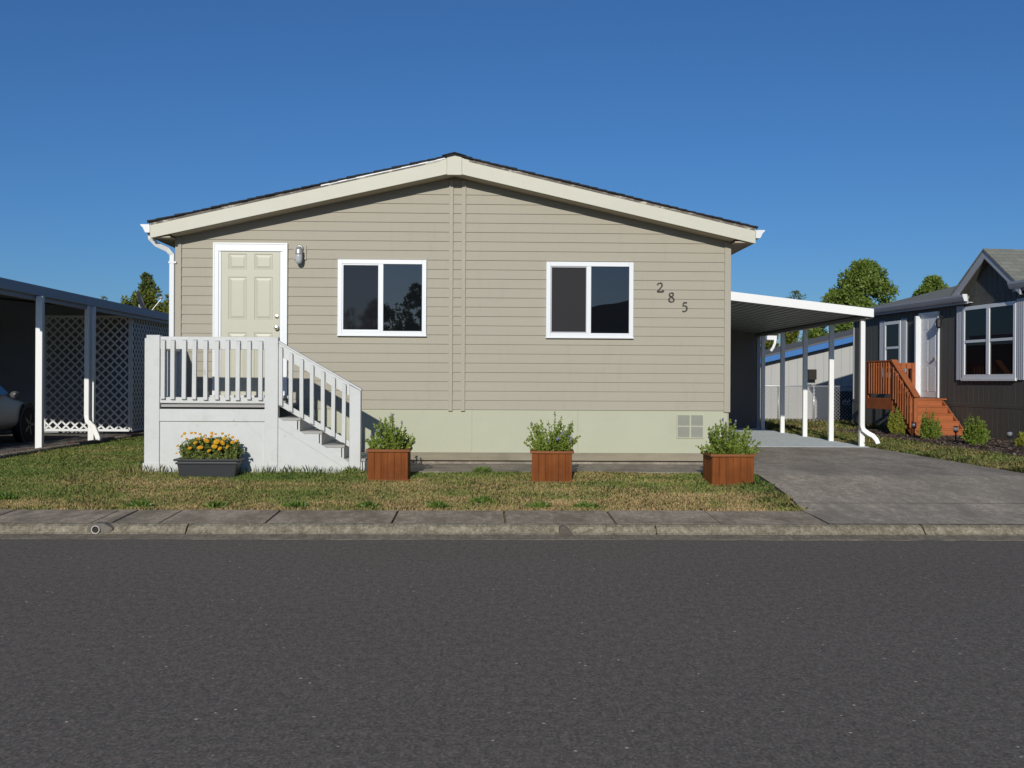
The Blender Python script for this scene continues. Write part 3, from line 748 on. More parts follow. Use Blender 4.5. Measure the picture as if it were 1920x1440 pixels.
# back rail against the wall at the top of the steps, right of the door
# steps going down to the right
stz = [1.025, .855, .68, .505]; sx = [pX(522), pX(562), pX(603), pX(645), pX(684)]
for i, z in enumerate(stz):
    g = MB(); g.box(sx[i] - .02 if i else sx[i] - .01, sx[i + 1] + .012, PF - .0 + .012, D - .25, z - .035, z); g.build('tread', m_porchfloor, porch, .004)
    g = MB(); zb = stz[i + 1] if i < 3 else .27; g.box(sx[i + 1] - .022, sx[i + 1], PF + .03, D - .26, zb + .001, z - .036); g.build('riser', m_porch, porch)
for yy in (PF - .006, D - .25):
    g = MB(); pts = [(sx[0] + .002, .25), (sx[4] - .03, .25), (sx[4] - .03, stz[3] - .04)]
    for i in (3, 2, 1, 0):
        pts += [(sx[i + 1] - .03 if i < 3 else sx[4] - .03, stz[i] - .036), (sx[i] + .002 if i == 0 else sx[i] - .03, stz[i] - .036)] if i < 3 else [(sx[3] - .03, stz[3] - .036)]
    g.prism(pts, lambda a, b, d: (a, d, b), yy, yy + .018); g.build('stringer', m_porch, porch)
# sloped stringer board over the panel
g = MB(); g.prism([(sx[0] + .004, pZ(782)), (sx[0] + .004, pZ(800)), (pX(655), pZ(882, 655)), (pX(655), pZ(866, 655))], lambda a, b, d: (a, d, b), PF - .020, PF - .0065); g.build('stringer_board', m_porch, porch, .002)
bpx0, bpx1 = pX(656), pX(677)
g = MB(); g.prism([(bpx0, .25), (bpx1, .25), (bpx1, pZ(733, 676)), (bpx0, pZ(722, 656))], lambda a, b, d: (a, d, b), PF - .03, PF + .10); g.build('post', m_porch, porch, .006)
# stair rails
ra = lambda px: pZ(641 + (px - 521) * (731 - 641) / (677 - 521), px)
rb = lambda px: pZ(757 + (px - 522) * (835 - 757) / (655 - 522), px)
for yy in (PF,):
    a, b = 522.5, 655.5
    g = MB(); g.prism([(pX(a), ra(a) - .165), (pX(b), ra(b) - .165), (pX(b), ra(b) - .01), (pX(a), ra(a) - .01)], lambda p, q, d: (p, d, q), yy + .001, yy + .04); g.build('top_rail', m_porch, porch, .004)
    g = MB(); g.prism([(pX(a), rb(a) - .02), (pX(b), rb(b) - .02), (pX(b), rb(b) + .06), (pX(a), rb(a) + .06)], lambda p, q, d: (p, d, q), yy + .001, yy + .04); g.build('bottom_rail', m_porch, porch, .004)
    g = MB(); b2 = 678; g.prism([(pX(a), ra(a) - .008), (pX(b2), ra(b2) - .012), (pX(b2), ra(b2) + .014), (pX(a), ra(a) + .018)], lambda p, q, d: (p, d, q), yy - .012, yy + .11); g.build('cap_rail', m_porch, porch, .003)
for px in (527, 546, 566, 585.5, 606, 626, 646):
    x = pX(px); wd = .024; zt = ra(px) - .035; zb = rb(px) + .0; tl = random.uniform(-.004, .004)
    g = MB(); g.hexa([(x - wd + tl, PF - .046, zb + .01), (x + wd + tl, PF - .046, zb - .012), (x + wd + tl, PF - .002, zb - .02), (x - wd + tl, PF - .002, zb), (x - wd, PF - .046, zt), (x + wd, PF - .046, zt - .02), (x + wd, PF - .002, zt - .01), (x - wd, PF - .002, zt)])
    g.build('baluster', m_porch, porch, .003)

# ------------------------------------------------------------------ plants helpers
def leaf_quads(P, dirs, L, Wd, jitter=.6):
    """pointed leaves at P, roughly along dirs"""
    n = len(P); d = dirs + rng.normal(0, jitter, (n, 3)); d /= np.linalg.norm(d, axis=1)[:, None] + 1e-9
    s = np.cross(d, rng.standard_normal((n, 3))); s /= np.linalg.norm(s, axis=1)[:, None] + 1e-9
    L = np.broadcast_to(L, (n,))[:, None]; Wd = np.broadcast_to(Wd, (n,))[:, None]
    return np.stack([P, P + d * L * .5 + s * Wd, P + d * L, P + d * L * .5 - s * Wd], 1)
def bush(root, nst, h, spread, leaf, npl, mat, flowers=None, lean=.45, base_r=.06, stem=m_stem):
    """stems fanning out of a base with leaves all along"""
    V = []; st = MB(); fl = MB(); o = np.array(root.location)
    for i in range(nst):
        a = rng.uniform(0, 2 * np.pi); sp = spread * (math.sqrt(rng.uniform(0.0, 1)) * .8 if i % 4 else rng.uniform(.7, 1.12)); hh = h * (rng.uniform(.4, .8) if i % 5 < 3 else rng.uniform(.8, 1.12)) * (1 - .5 * (sp / spread) ** 2)
        b0 = o + np.array([math.cos(a) * base_r * sp / spread * 2, math.sin(a) * base_r * sp / spread * 2, 0])
        tip = o + np.array([math.cos(a) * sp, math.sin(a) * sp, hh])
        mid = (b0 + tip) / 2 + np.array([-math.cos(a), -math.sin(a), 0]) * sp * .12 + rng.normal(0, .015, 3)
        ts = np.linspace(0, 1, 7); pts = [(1 - t) ** 2 * b0 + 2 * t * (1 - t) * mid + t * t * tip for t in ts]
        st.tube(pts, [.004 - .0025 * t for t in ts], 4, False)
        t = rng.uniform(.12, 1, npl); Q = ((1 - t) ** 2)[:, None] * b0 + (2 * t * (1 - t))[:, None] * mid + (t * t)[:, None] * tip
        dr = np.column_stack([np.full(npl, math.cos(a) * .5), np.full(npl, math.sin(a) * .5), np.full(npl, .8)])
        Q = Q + rng.normal(0, .006, Q.shape)
        V.append(leaf_quads(Q, dr, leaf * rng.uniform(.55, 1.15, npl) * (1.15 - .45 * t), leaf * .27, .55))
        if flowers and rng.uniform() < .32:
            fm = MB(); fm.ball(tip + rng.normal(0, .006, 3), rng.uniform(.009, .014), 6, 4, (1, 1, 1.5)); fm.build('flower', flowers, root, fix=False)
    V = np.concatenate(V)
    np_mesh('foliage', V, np.arange(len(V) * 4), 4, mat, root)
    st.build('stem', stem, root, fix=False)

# ------------------------------------------------------------------ three redwood planters and their shrubs
def planter_proto():
    t = thing('planter_box', 'redwood box planter standing beside the foot of the white porch steps', 'planter', (0, 0, 0), 'redwood planter boxes in front of the home', True)
    b = .245; h = .36
    g = MB(); n = 6
    for s in (0, 1, 2, 3):
        for i in range(n):
            a0 = -b + 2 * b * i / n + .001; a1 = -b + 2 * b * (i + 1) / n - .001; j = random.uniform(0, .003)
            if s == 0: g.box(a0, a1, -b - j, -b + .02, .02, h)
            if s == 1: g.box(a0, a1, b - .02, b + j, .02, h)
            if s == 2: g.box(-b - j, -b + .019, max(a0, -b + .0205), min(a1, b - .0205), .02, h)
            if s == 3: g.box(b - .019, b + j, max(a0, -b + .0205), min(a1, b - .0205), .02, h)
    g.build('box', m_redwood, t, .002)
    g = MB(); r = b + .025; q = .075
    g.box(-r, r, -r, -r + q, h + .001, h + .032).box(-r, r, r - q, r, h + .001, h + .032).box(-r, -r + q, -r + q + .001, r - q - .001, h + .001, h + .031).box(r - q, r, -r + q + .001, r - q - .001, h + .001, h + .031)
    g.build('rim', m_redrim, t, .004)
    g = MB(); r = b + .02; g.box(-r, r, -r, -r + .03, -.03, .024).box(-r, r, r - .03, r, -.03, .024).box(-r, -r + .03, -r + .03, r - .03, -.03, .0235).box(r - .03, r, -r + .03, r - .03, -.03, .0235); g.build('base', m_redrim, t, .003)
    g = MB(); g.box(-b + .02, b - .02, -b + .021, b - .021, .1, h - .03); g.build('soil', m_soil, t)
    return t
proto = planter_proto()
spots = [(727, 13.36, 0, 'redwood box planter beside the foot of the white porch steps', 'leafy upright shrub in the redwood planter beside the porch steps'),
         (1037, 13.28, -3, 'redwood box planter below the right hand window, midway along the home', 'lilac flowered shrub in the redwood planter midway along the home'),
         (1374, 13.08, 1, 'redwood box planter standing on the lawn corner by the driveway', 'bushy lilac tipped shrub in the planter by the driveway')]
for i, (px, Y, rz, lab, lab2) in enumerate(spots):
    p = proto if i == 0 else dup(proto)
    x = ax(px, Y - .25, 875); gzv = gz(Y - .25) - .005
    p.location = (x, Y, gzv); p.rotation_euler.z = R(rz); p['label'] = lab
    if i == 2: p.scale = (1.04, 1.04, 1.0)
    s = thing('shrub', lab2, 'shrub', (x, Y, gzv + .33), 'shrubs in the planter boxes')
    n = (62, 66, 78)[i]
    bush(s, int(n * (1.5, 1.4, 1.6)[i]), (.47, .49, .46)[i], (.30, .38, .36)[i], .044, 42, m_herb, m_lilac, base_r=.10)

# ------------------------------------------------------------------ flower trough
TY = 13.42
tx = ax(389, TY - .1, 870); tz = gz(TY) - .01
tr = thing('flower_trough', 'long black plastic trough in front of the white porch skirt', 'planter', (tx, TY, tz))
def frus(mb, w0, w1, d0, d1, z0, z1): return mb.hexa([(tx - w0, TY - d0, z0), (tx + w0, TY - d0, z0), (tx + w0, TY + d0, z0), (tx - w0, TY + d0, z0), (tx - w1, TY - d1, z1), (tx + w1, TY - d1, z1), (tx + w1, TY + d1, z1), (tx - w1, TY + d1, z1)])
g = MB(); frus(g, .335, .375, .10, .13, tz - .02, tz + .20); g.build('tub', m_trough, tr, .012)
g = MB(); frus(g, .385, .387, .14, .142, tz + .165, tz + .19); frus(g, .405, .407, .155, .157, tz + .205, tz + .232); g.build('rim', m_trough, tr, .005)
fl = thing('flowering_plant', 'orange and yellow daisy flowers filling the black trough', 'flowers', (tx, TY, tz + .22))
V = []; stm = MB()
for i in range(300):
    bx_ = rng.uniform(-.33, .35); p0 = np.array([tx + bx_, TY + rng.uniform(-.1, .1), tz + .2]); hh = rng.uniform(.13, .29) * (1 - .25 * (abs(bx_) / .35) ** 2)
    tip = p0 + np.array([rng.normal(0, .035) + bx_ * .06, rng.normal(0, .03) - .01, hh]); t = rng.uniform(.15, 1.05, 18)[:, None]
    V.append(leaf_quads(p0 * (1 - t) + tip * t, np.array([[0, -.1, .5]]).repeat(18, 0), .05 * rng.uniform(.6, 1.2, 18), .011, .9)); stm.tube([p0, tip], .003, 4, False)
V = np.concatenate(V); np_mesh('foliage', V, np.arange(len(V) * 4), 4, m_mari, fl)
stm.build('stem', m_stem, fl, fix=False)
heads = [(387, 826, .036), (406, 828, .038), (375, 839, .036), (402, 837, .034), (417, 830, .032), (383, 818, .028), (396, 818, .030), (412, 841, .026), (366, 830, .026), (426, 838, .026), (392, 845, .024), (436, 829, .026), (356, 840, .024), (421, 822, .028), (372, 822, .026),
         (341, 818, .020), (346, 813, .022), (359, 812, .022), (366, 812, .020), (375, 814, .022), (397, 812, .022), (404, 814, .020), (417, 813, .022), (429, 816, .020), (436, 820, .022), (444, 826, .018), (333, 836, .020), (331, 850, .016), (350, 823, .020), (447, 836, .018)]
for i, (px, py, r) in enumerate(heads):
    r *= 1.2; c = at(px, py, TY - (.17 if i < 15 else rng.uniform(-.02, .08))); nrm = Vector((rng.normal(0, .4), -.8, rng.uniform(.5, 1.2))).normalized()
    a = nrm.cross(Vector((1, 0, .1))).normalized(); b = nrm.cross(a); g = MB()
    for ring, (rr, n) in enumerate(((r, 12), (r * .65, 10))):
        for k in range(n):
            t = 2 * math.pi * (k + .5 * ring) / n; dv = a * math.cos(t) + b * math.sin(t); sd_ = a * -math.sin(t) + b * math.cos(t)
            g.quad(c + nrm * .004 * ring, c + dv * rr * .6 + sd_ * rr * .2 + nrm * (.004 + .005 * ring), c + dv * rr + nrm * (-.002 + .008 * ring), c + dv * rr * .6 - sd_ * rr * .2 + nrm * (.004 + .005 * ring))
    g.ball(c + nrm * .006, r * .25, 6, 4); g.build('flower', m_orange, fl, fix=False)

# ------------------------------------------------------------------ weeds along the sidewalk edge
m_weed = foliage('weed_leaves', [(.06, .13, .015), (.10, .19, .025), (.15, .23, .04), (.19, .26, .05)])
weeds = [(262, 948, 'small dark green weed at the sidewalk edge below the trough'), (405, 950, 'low weed patch at the sidewalk edge under the porch'), (556, 944, 'broad leaved weed patch at the sidewalk edge below the porch steps'),
         (690, 951, 'weed clump at the sidewalk edge below the first redwood planter'), (823, 951, 'flat weed patch at the sidewalk edge left of the middle planter'), (905, 942, 'taller bright green weed in the lawn left of the middle planter'),
         (1010, 948, 'weed patch at the sidewalk edge just below the middle planter'), (1100, 949, 'weed patch at the sidewalk edge right of the middle planter'), (660, 885, 'grassy weed at the foot of the white porch steps'), (905, 890, 'spiky weed at the edge of the concrete path'), (8, 935, 'yellow tipped weed at the left end of the front lawn')]
for px, py, lab in weeds:
    Y = 11.5 if py > 930 else 13.75
    Y = {885: 13.6, 890: 13.8, 942: 11.75, 935: 11.9}.get(py, 11.47); c = at(px, py, Y); c.z = gz(Y)
    n = 150; q_ = np.clip(rng.normal(0, .045, n), -.1, .1); P = np.column_stack([c.x + q_, c.y + rng.normal(0, .02, n), c.z + np.abs(rng.normal(0, .018, n))])
    V = leaf_quads(P, np.column_stack([q_ * 12, np.full(n, -.1), np.full(n, .6)]), rng.uniform(.04, .085, n), .011, .5)
    o = np_mesh('weed', V, np.arange(n * 4), 4, m_weed); tag(o, lab, 'weed', 'weeds in the front lawn')

# ------------------------------------------------------------------ drain pipe in the kerb
c = at(183, 991, 10.38); dp = thing('drain_pipe', 'white plastic drain pipe end poking through the kerb', 'drain pipe', (c.x, 10.38, .05))
g = MB(); n = 20; ro, ri = .040, .033; zc_ = .062; yf = 10.318
for k in range(n):
    t0, t1 = 2 * math.pi * k / n, 2 * math.pi * (k + 1) / n
    pt = lambda r, t, y: (c.x + r * math.cos(t), y, zc_ + r * math.sin(t))
    g.quad(pt(ri, t0, yf), pt(ri, t1, yf), pt(ro, t1, yf), pt(ro, t0, yf)); g.quad(pt(ro, t0, yf), pt(ro, t1, yf), pt(ro, t1, yf + .2), pt(ro, t0, yf + .2)); g.quad(pt(ri, t0, yf), pt(ri, t1, yf), pt(ri, t1, yf + .2), pt(ri, t0, yf + .2))
g.build('pipe', m_pipe, dp, fix=False)
g = MB(); g.lathe([(.034, 0), (.02, .002), (.002, .003)], (c.x, yf + .02, zc_), 'y', 14); g.build('dark_bore_disc', m_dark, dp)  # dark disc stands in for the shaded inside of the pipe
g = MB(); g.prism([(c.x - .10, .015), (c.x + .13, .015), (c.x + .16, .07), (c.x + .07, .118), (c.x - .02, .122), (c.x - .085, .09)], lambda a, b, d: (a, d, b), 10.345, 10.47); g.build('mortar', m_mortar, dp, .015)
c = at(1058, 994, 10.38); g = MB(); g.prism([(c.x - .06, .015), (c.x + .09, .015), (c.x + .05, .06), (c.x, .10), (c.x - .045, .095)], lambda a, b, d: (a, d, b + .005), 10.325, 10.42); o = g.build('broken_kerb_chunk', paint('dark_concrete', (.10, .085, .068), .9, .3, 20), None, .012); tag(o, 'dark broken chunk of concrete at the kerb face below the middle planter', 'concrete chunk')  # piece coloured darker than the kerb where its face is chipped

# ------------------------------------------------------------------ right carport
cp = thing('carport', 'white aluminium carport attached to the right side of the beige home', 'carport', (7.1, 19.6, .33))
CY0, CY1, CXa, CXb = 19.5, 29.5, hx1 + .03, ax(1638, 19.5)
zc = lambda x: 2.885 + (CXb - x) * .113
g = MB(); x = CXa
while x < CXb - .05:
    x1 = min(x + .15, CXb - .05)
    for a, b, dz in ((x, x + .09, 0), (x + .09, min(x + .11, x1), -.012), (min(x + .11, x1), x1, -.012)):
        z0 = zc(a) - .10 + dz * (0 if dz == 0 else 1); z1 = zc(b) - .10 + dz
        g.quad((a, CY0 + .05, z0), (b, CY0 + .05, z1), (b, CY1, z1), (a, CY1, z0))
    g.quad((x + .09, CY0 + .05, zc(x + .09) - .10), (x + .09, CY0 + .05, zc(x + .09) - .112), (x + .09, CY1, zc(x + .09) - .112), (x + .09, CY1, zc(x + .09) - .10))
    x = x1
g.build('ceiling', m_ceil, cp, fix=False)
g = MB(); g.hexa([(CXa, CY0 + .05, zc(CXa) - .05), (CXb - .04, CY0 + .05, zc(CXb) - .05), (CXb - .04, CY1, zc(CXb) - .05), (CXa, CY1, zc(CXa) - .05), (CXa, CY0 + .05, zc(CXa) - .02), (CXb - .04, CY0 + .05, zc(CXb) - .02), (CXb - .04, CY1, zc(CXb) - .02), (CXa, CY1, zc(CXa) - .02)]); g.build('roof', m_alum, cp)
g = MB(); g.hexa([(CXa, CY0, zc(CXa) - .165), (CXb, CY0, zc(CXb) - .155), (CXb, CY0 + .045, zc(CXb) - .155), (CXa, CY0 + .045, zc(CXa) - .165), (CXa, CY0, zc(CXa)), (CXb, CY0, zc(CXb)), (CXb, CY0 + .045, zc(CXb)), (CXa, CY0 + .045, zc(CXa))]); g.build('fascia', m_alum, cp, .004)
g = MB(); g.box(CXb - .035, CXb, CY0 + .047, CY1, 2.73, 2.885); g.build('fascia', m_alum, cp, .004)
xpost = ax(1618, 19.85)
g = MB(); g.box(xpost - .05, xpost + .08, CY0 + .08, CY1, 2.705, 2.77); g.build('beam', m_ceil, cp, .004)  # beam shade is in the colour: it takes the darkened ceiling metal
for k in range(5):
    y = 19.85 + 1.77 * k; g = MB(); g.box(xpost - .065, xpost + .03, y - .04, y + .04, .32, 2.705); g.build('post', m_alum, cp, .006)
g = MB(); xd = xpost - .05; yd = 19.74
g.rtube([(xd, yd, 2.72), (xd, yd, 1.5), (xd, yd, .72), (xd + .02, yd - .01, .64), (xd + .11, yd - .04, .57), (xd + .18, yd - .07, .53), (xd + .23, yd - .1, .46), (xd + .26, yd - .12, .38)], .085, .065); g.build('downspout', m_alum, cp, .012)

# store room closing the back of the carport
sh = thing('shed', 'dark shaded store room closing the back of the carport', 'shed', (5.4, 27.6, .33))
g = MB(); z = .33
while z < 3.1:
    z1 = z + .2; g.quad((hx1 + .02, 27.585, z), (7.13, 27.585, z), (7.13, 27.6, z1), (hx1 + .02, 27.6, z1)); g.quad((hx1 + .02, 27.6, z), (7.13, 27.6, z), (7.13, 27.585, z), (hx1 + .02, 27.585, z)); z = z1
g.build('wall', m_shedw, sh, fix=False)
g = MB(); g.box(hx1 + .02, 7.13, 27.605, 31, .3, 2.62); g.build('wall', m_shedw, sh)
g = MB(); g.box(7.13, 7.22, 27.56, 27.66, .3, 2.72); g.build('corner_trim', m_greytrim, sh, .004)
c = at(1457, 634, 29.6); g = MB(); g.box(c.x - .28, c.x + .0, 29.6, 31.3, c.z - .05, c.z + .07)
gt = g.build('gutter', m_alum, sh, .01); g = MB(); g.rtube([(c.x - .05, 29.62, c.z - .04), (c.x - .06, 29.6, c.z - .14), (c.x - .11, 29.6, c.z - .26), (c.x - .17, 29.62, c.z - .36)], .07, .06); g.build('downspout', m_alum, sh, .01)

# ------------------------------------------------------------------ the dark neighbour on the right
GR = math.atan(.107)
gh = thing('neighbour_house', 'charcoal brown house with grey gable, white door and grey shutters', 'house', (11.45, 22, .33), local=True)
gh.rotation_euler.z = GR
def zl(z): return z - .33
g = MB(); S0, S1 = -3.5, 8.15; s = S0
while s < S1:                                # grooved panel siding
    w_ = min(.195, S1 - s)
    for z0, z1, xo in ((0 - .1, zl(.98), -.03), (zl(1.07), zl(3.52), 0)):
        g.box(xo - .008, xo + .02, s, s + w_ - .012, z0, z1)
    s += .2
g.build('wall', m_greyhouse, gh)
g = MB(); g.box(.0205, 7, S0, S1, -.1, zl(3.5)); g.prism([(2.6, zl(3.5)), (.18, zl(3.5)), (1.39, zl(4.34))], lambda a, b, d: (d, a, b), .0205, .1); g.build('wall', m_greyhouse, gh)
g = MB(); s = .2
while s < 2.6:
    a, b = s, min(s + .188, 2.6); f = lambda q: zl(4.33 - abs(q - 1.39) * .68)
    g.prism([(a, zl(3.525)), (b, zl(3.525)), (b, max(zl(3.53), f(b))), (a, max(zl(3.53), f(a)))], lambda p, q, d: (d, p, q), -.006, .02); s += .2
g.build('gable', m_greyhouse, gh)
g = MB(); g.box(-.045, .0, S0, S1, zl(.98), zl(1.07)); g.build('band', m_greyhouse, gh, .004)
g = MB(); g.box(-.03, .02, S1, S1 + .04, -.1, zl(3.5)); g.build('corner_trim', m_greytrim, gh)
# roof, gutter, gable boards
g = MB()
for a, b, up in ((2.3, S1 + .35, 0), (S0, .3, .12)):
    g.hexa([(-.15, a, zl(3.45 + up)), (4, a, zl(4.5 + up)), (4, b, zl(4.5 + up)), (-.15, b, zl(3.45 + up)), (-.15, a, zl(3.51 + up)), (4, a, zl(4.56 + up)), (4, b, zl(4.56 + up)), (-.15, b, zl(3.51 + up))])
g.build('roof', m_roofgrey, gh)
for a, b, up in ((2.15, S1 + .35, 0), (S0, .42, .12)):
    g = MB(); g.prism([(-.15, zl(3.41 + up)), (-.22, zl(3.41 + up)), (-.24, zl(3.45 + up)), (-.265, zl(3.51 + up)), (-.27, zl(3.56 + up)), (-.15, zl(3.56 + up))], lambda p, q, d: (p, d, q), a, b); gg = g.build('gutter', m_greytrim, gh)
    if a > 0:
        g = MB(); g.prism([(-.152, zl(3.405)), (-.225, zl(3.405)), (-.274, zl(3.565)), (-.152, zl(3.565))], lambda p, q, d: (p, d, q), a - .012, a - .001); g.build('end_cap', m_vinyl, gg)
    g = MB(); g.box(-.149, -.12, a, b, zl(3.35 + up), zl(3.5 + up)); g.build('fascia', m_greytrim, gh)
    g = MB(); g.box(-.12, -.01, a, b, zl(3.37 + up), zl(3.39 + up)); g.build('soffit', m_greytrim, gh)
pk = zl(4.47); ft = zl(3.56)
for sg in (-1, 1):
    sa, sb = 1.39, 1.39 + sg * 1.32
    g = MB(); g.prism([(sa, pk - .17), (sb, ft - .17), (sb, ft), (sa, pk)], lambda p, q, d: (d, p, q), -.21, -.17); g.build('rake_board', m_greytrim, gh, .003)
    g = MB(); g.hexa([(-.23, sa, pk + .002), (3.2, sa, pk + .002), (3.2, sb + sg * .04, ft - .026), (-.23, sb + sg * .04, ft - .026), (-.23, sa, pk + .045), (3.2, sa, pk + .045), (3.2, sb + sg * .04, ft + .02), (-.23, sb + sg * .04, ft + .02)])
    g.build('roof', m_roofgrey, gh)
    g = MB(); g.prism([(sa, pk - .17), (sb, ft - .17), (sb, ft - .15), (sa, pk - .15)], lambda p, q, d: (d, p, q), -.169, -.01); g.build('soffit', m_greyhouse, gh)
# windows with shutters
def gwin(s0, s1, z0, z1, nl, shut=.27):
    z0, z1 = zl(z0), zl(z1); fr = MB(); b = .085
    fr.box(-.055, -.009, s0, s0 + b, z0, z1).box(-.055, -.009, s1 - b, s1, z0, z1).box(-.055, -.009, s0 + b, s1 - b, z0, z0 + b).box(-.055, -.009, s0 + b, s1 - b, z1 - b, z1).box(-.075, -.009, s0 - .03, s1 + .03, z0 - .06, z0 - .001)
    mids = [s0 + (s1 - s0) * k / nl for k in range(1, nl)]
    for m_ in mids: fr.box(-.06, -.009, m_ - .06, m_ + .06, z0 + b, z1 - b)
    wf = fr.build('window', m_vinyl, gh, .004)
    edges = [s0 + b] + [q for m_ in mids for q in (m_ - .06, m_ + .06)] + [s1 - b]
    zm = (z0 + z1) / 2 + .02
    g = MB()
    for a, c in zip(edges[::2], edges[1::2]): g.box(-.05, -.0095, a, c, zm - .03, zm + .03)
    g.build('meeting_rail', m_vinyl, wf)
    for a, c in zip(edges[::2], edges[1::2]):
        for q0, q1, xx in ((z0 + b, zm - .03, -.028), (zm + .03, z1 - b, -.036)):
            g = MB(); g.quad((xx, a, q0), (xx, c, q0), (xx, c, q1), (xx, a, q1)); g.build('pane', m_glass2, wf, fix=False)
    for a in (s0 - shut - .01, s1 + .01):
        g = MB(); n = 4
        g.box(-.022, -.0085, a, a + shut, z0 - .04, z1 + .04)
        for k in range(n): g.box(-.045, -.022, a + shut * k / n + .008, a + shut * (k + 1) / n - .008, z0 - .04, z1 + .04)
        g.build('shutter', m_shutter, gh, .003)
gwin(.45, 2.5, 1.64, 3.29, 2)
gwin(5.42, 6.30, 1.72, 3.15, 1)
# door
g = MB(); a, b = 3.62, 4.42; z0, z1 = zl(1.17), zl(3.2)
g.box(-.05, -.0085, a - .05, a, z0, z1).box(-.16, -.0085, b, b + .07, z0, z1).box(-.06, -.0085, a - .05, b + .07, z1, z1 + .07); dfm = g.build('door_frame', m_vinyl, gh, .004)
g = MB(); g.box(-.03, -.0085, a + .003, b - .003, z0, z1 - .003)
for q0, q1 in ((.15, .75), (.9, 1.55), (1.68, 1.9)):
    for c0 in (a + .1, a + .45): g.box(-.036, -.03, c0, c0 + .26, z0 + q0, z0 + q1)
gd = g.build('door', m_white, gh, .006)
g = MB(); g.ball((-.08, a + .09, z0 + .95), .035); g.build('door_knob', m_brass, gd)
g = MB(); g.tube([(-.01, 3.36, zl(3.1)), (-.13, 3.36, zl(3.16)), (-.16, 3.36, zl(3.06))], .016, 6); g.lathe([(.03, .1), (.075, .07), (.065, -.1), (.03, -.14)], (-.16, 3.36, zl(2.98)), 'z', 8); g.build('lamp', m_black, gh)

# cedar steps to its door
cs = thing('wooden_steps', 'orange stained cedar landing and steps leading up to the white door of the charcoal house', 'steps', (11.43, 22, .33), local=True); cs.rotation_euler.z = GR
xo, xi, L0, L1 = -1.38, -.12, 3.2, 4.55; top = zl(1.16)
g = MB(); s = L0 - .03
while s < L1 - .02: g.box(xo, xi + .1, s, s + .136, top - .035, top); s += .14
g.build('deck', m_cedarx, cs, .003)
g = MB(); g.box(xo - .001, xo + .04, L0, L1, top - .27, top - .036).box(xo + .04, xi, L0, L0 + .04, top - .2, top - .036).box(xo + .04, xi, L1 - .04, L1, top - .2, top - .036); g.build('rim_board', m_cedarx, cs, .003)
for i in range(5):
    s = L0 - .245 * i; zt = top - .172 * i
    if i:
        g = MB(); g.box(xo + .06, xi, s - .02, s + .26, zt - .035, zt); g.build('tread', m_cedarx, cs, .003)
    g = MB(); g.box(xo + .06, xi - .01, s - .004, s + .014, zt - .172 + .001, zt - .036); g.build('riser', m_cedarx, cs)
e = L0 - .245 * 5 - .04
for xx in (xo + .015, xi - .005):
    g = MB(); g.prism([(L0, top - .3), (L0, top - .05), (e + .28, zl(.40)), (e + .1, zl(.31)), (e + .32, zl(.28))], lambda p, q, d: (d, p, q), xx, xx + .04); g.build('stringer', m_cedar, cs, .003)
pz1 = zl(2.03)
for (xx, s, z0, z1) in ((xo, L0, zl(.3), pz1), (xo, L1 - .09, top - .27, pz1), (xi - .09, L1 - .09, top, pz1), (xo, e + .25, zl(.3), zl(1.18))):
    g = MB(); g.box(xx - .0, xx + .09, s, s + .09, z0, z1); g.build('post', m_cedar, cs, .004)
g = MB(); g.box(xo + .005, xo + .045, L0 + .09, L1 - .09, pz1 - .1, pz1); g.build('top_rail', m_cedarx, cs, .003)
g = MB(); g.box(xo - .03, xo + .12, L0 - .02, L1 + .02, pz1 + .001, pz1 + .038); g.build('cap_rail', m_cedarx, cs, .003)
g = MB(); g.box(xo + .005, xo + .045, L0 + .09, L1 - .09, top + .10, top + .18); g.build('bottom_rail', m_cedarx, cs, .003)
g = MB(); g.box(xo + .09, xi - .09, L1 - .06, L1 - .02, pz1 - .14, pz1); g.build('top_rail', m_cedarx, cs, .003)
g = MB(); g.box(xo + .09, xi - .09, L1 - .06, L1 - .02, top + .1, top + .18); g.build('bottom_rail', m_cedarx, cs, .003)
for k in range(9):
    s = L0 + .16 + k * .125; g = MB(); g.box(xo - .034, xo + .004, s - .019, s + .019, top + .1, pz1 - .01); g.build('baluster', m_cedar, cs, .002)
for k in range(7):
    xx = xo + .2 + k * .14; g = MB(); g.box(xx - .019, xx + .019, L1 - .098, L1 - .061, top + .1, pz1 - .02); g.build('baluster', m_cedar, cs, .002)
ps, pe = Vector((xo + .045, L0 + .04, pz1 - .03)), Vector((xo + .045, e + .28, zl(1.18)))
g = MB(); g.beam(ps, pe, .04, .1); g.build('top_rail', m_cedarx, cs, .003)
g = MB(); g.beam(ps + Vector((0, 0, .07)), pe + Vector((0, -.08, .03)), .15, .035); g.build('cap_rail', m_cedarx, cs, .003)
dz = Vector((0, 0, -.74)); g = MB(); g.beam(ps + dz, pe + dz + Vector((0, .1, .0)), .04, .08); g.build('bottom_rail', m_cedarx, cs, .003)
for k in range(8):
    t = (k + .9) / 9; p = ps.lerp(pe, t); g = MB(); g.box(xo - .03, xo + .008, p.y - .018, p.y + .018, p.z - .78, p.z - .02); g.build('baluster', m_cedar, cs, .002)

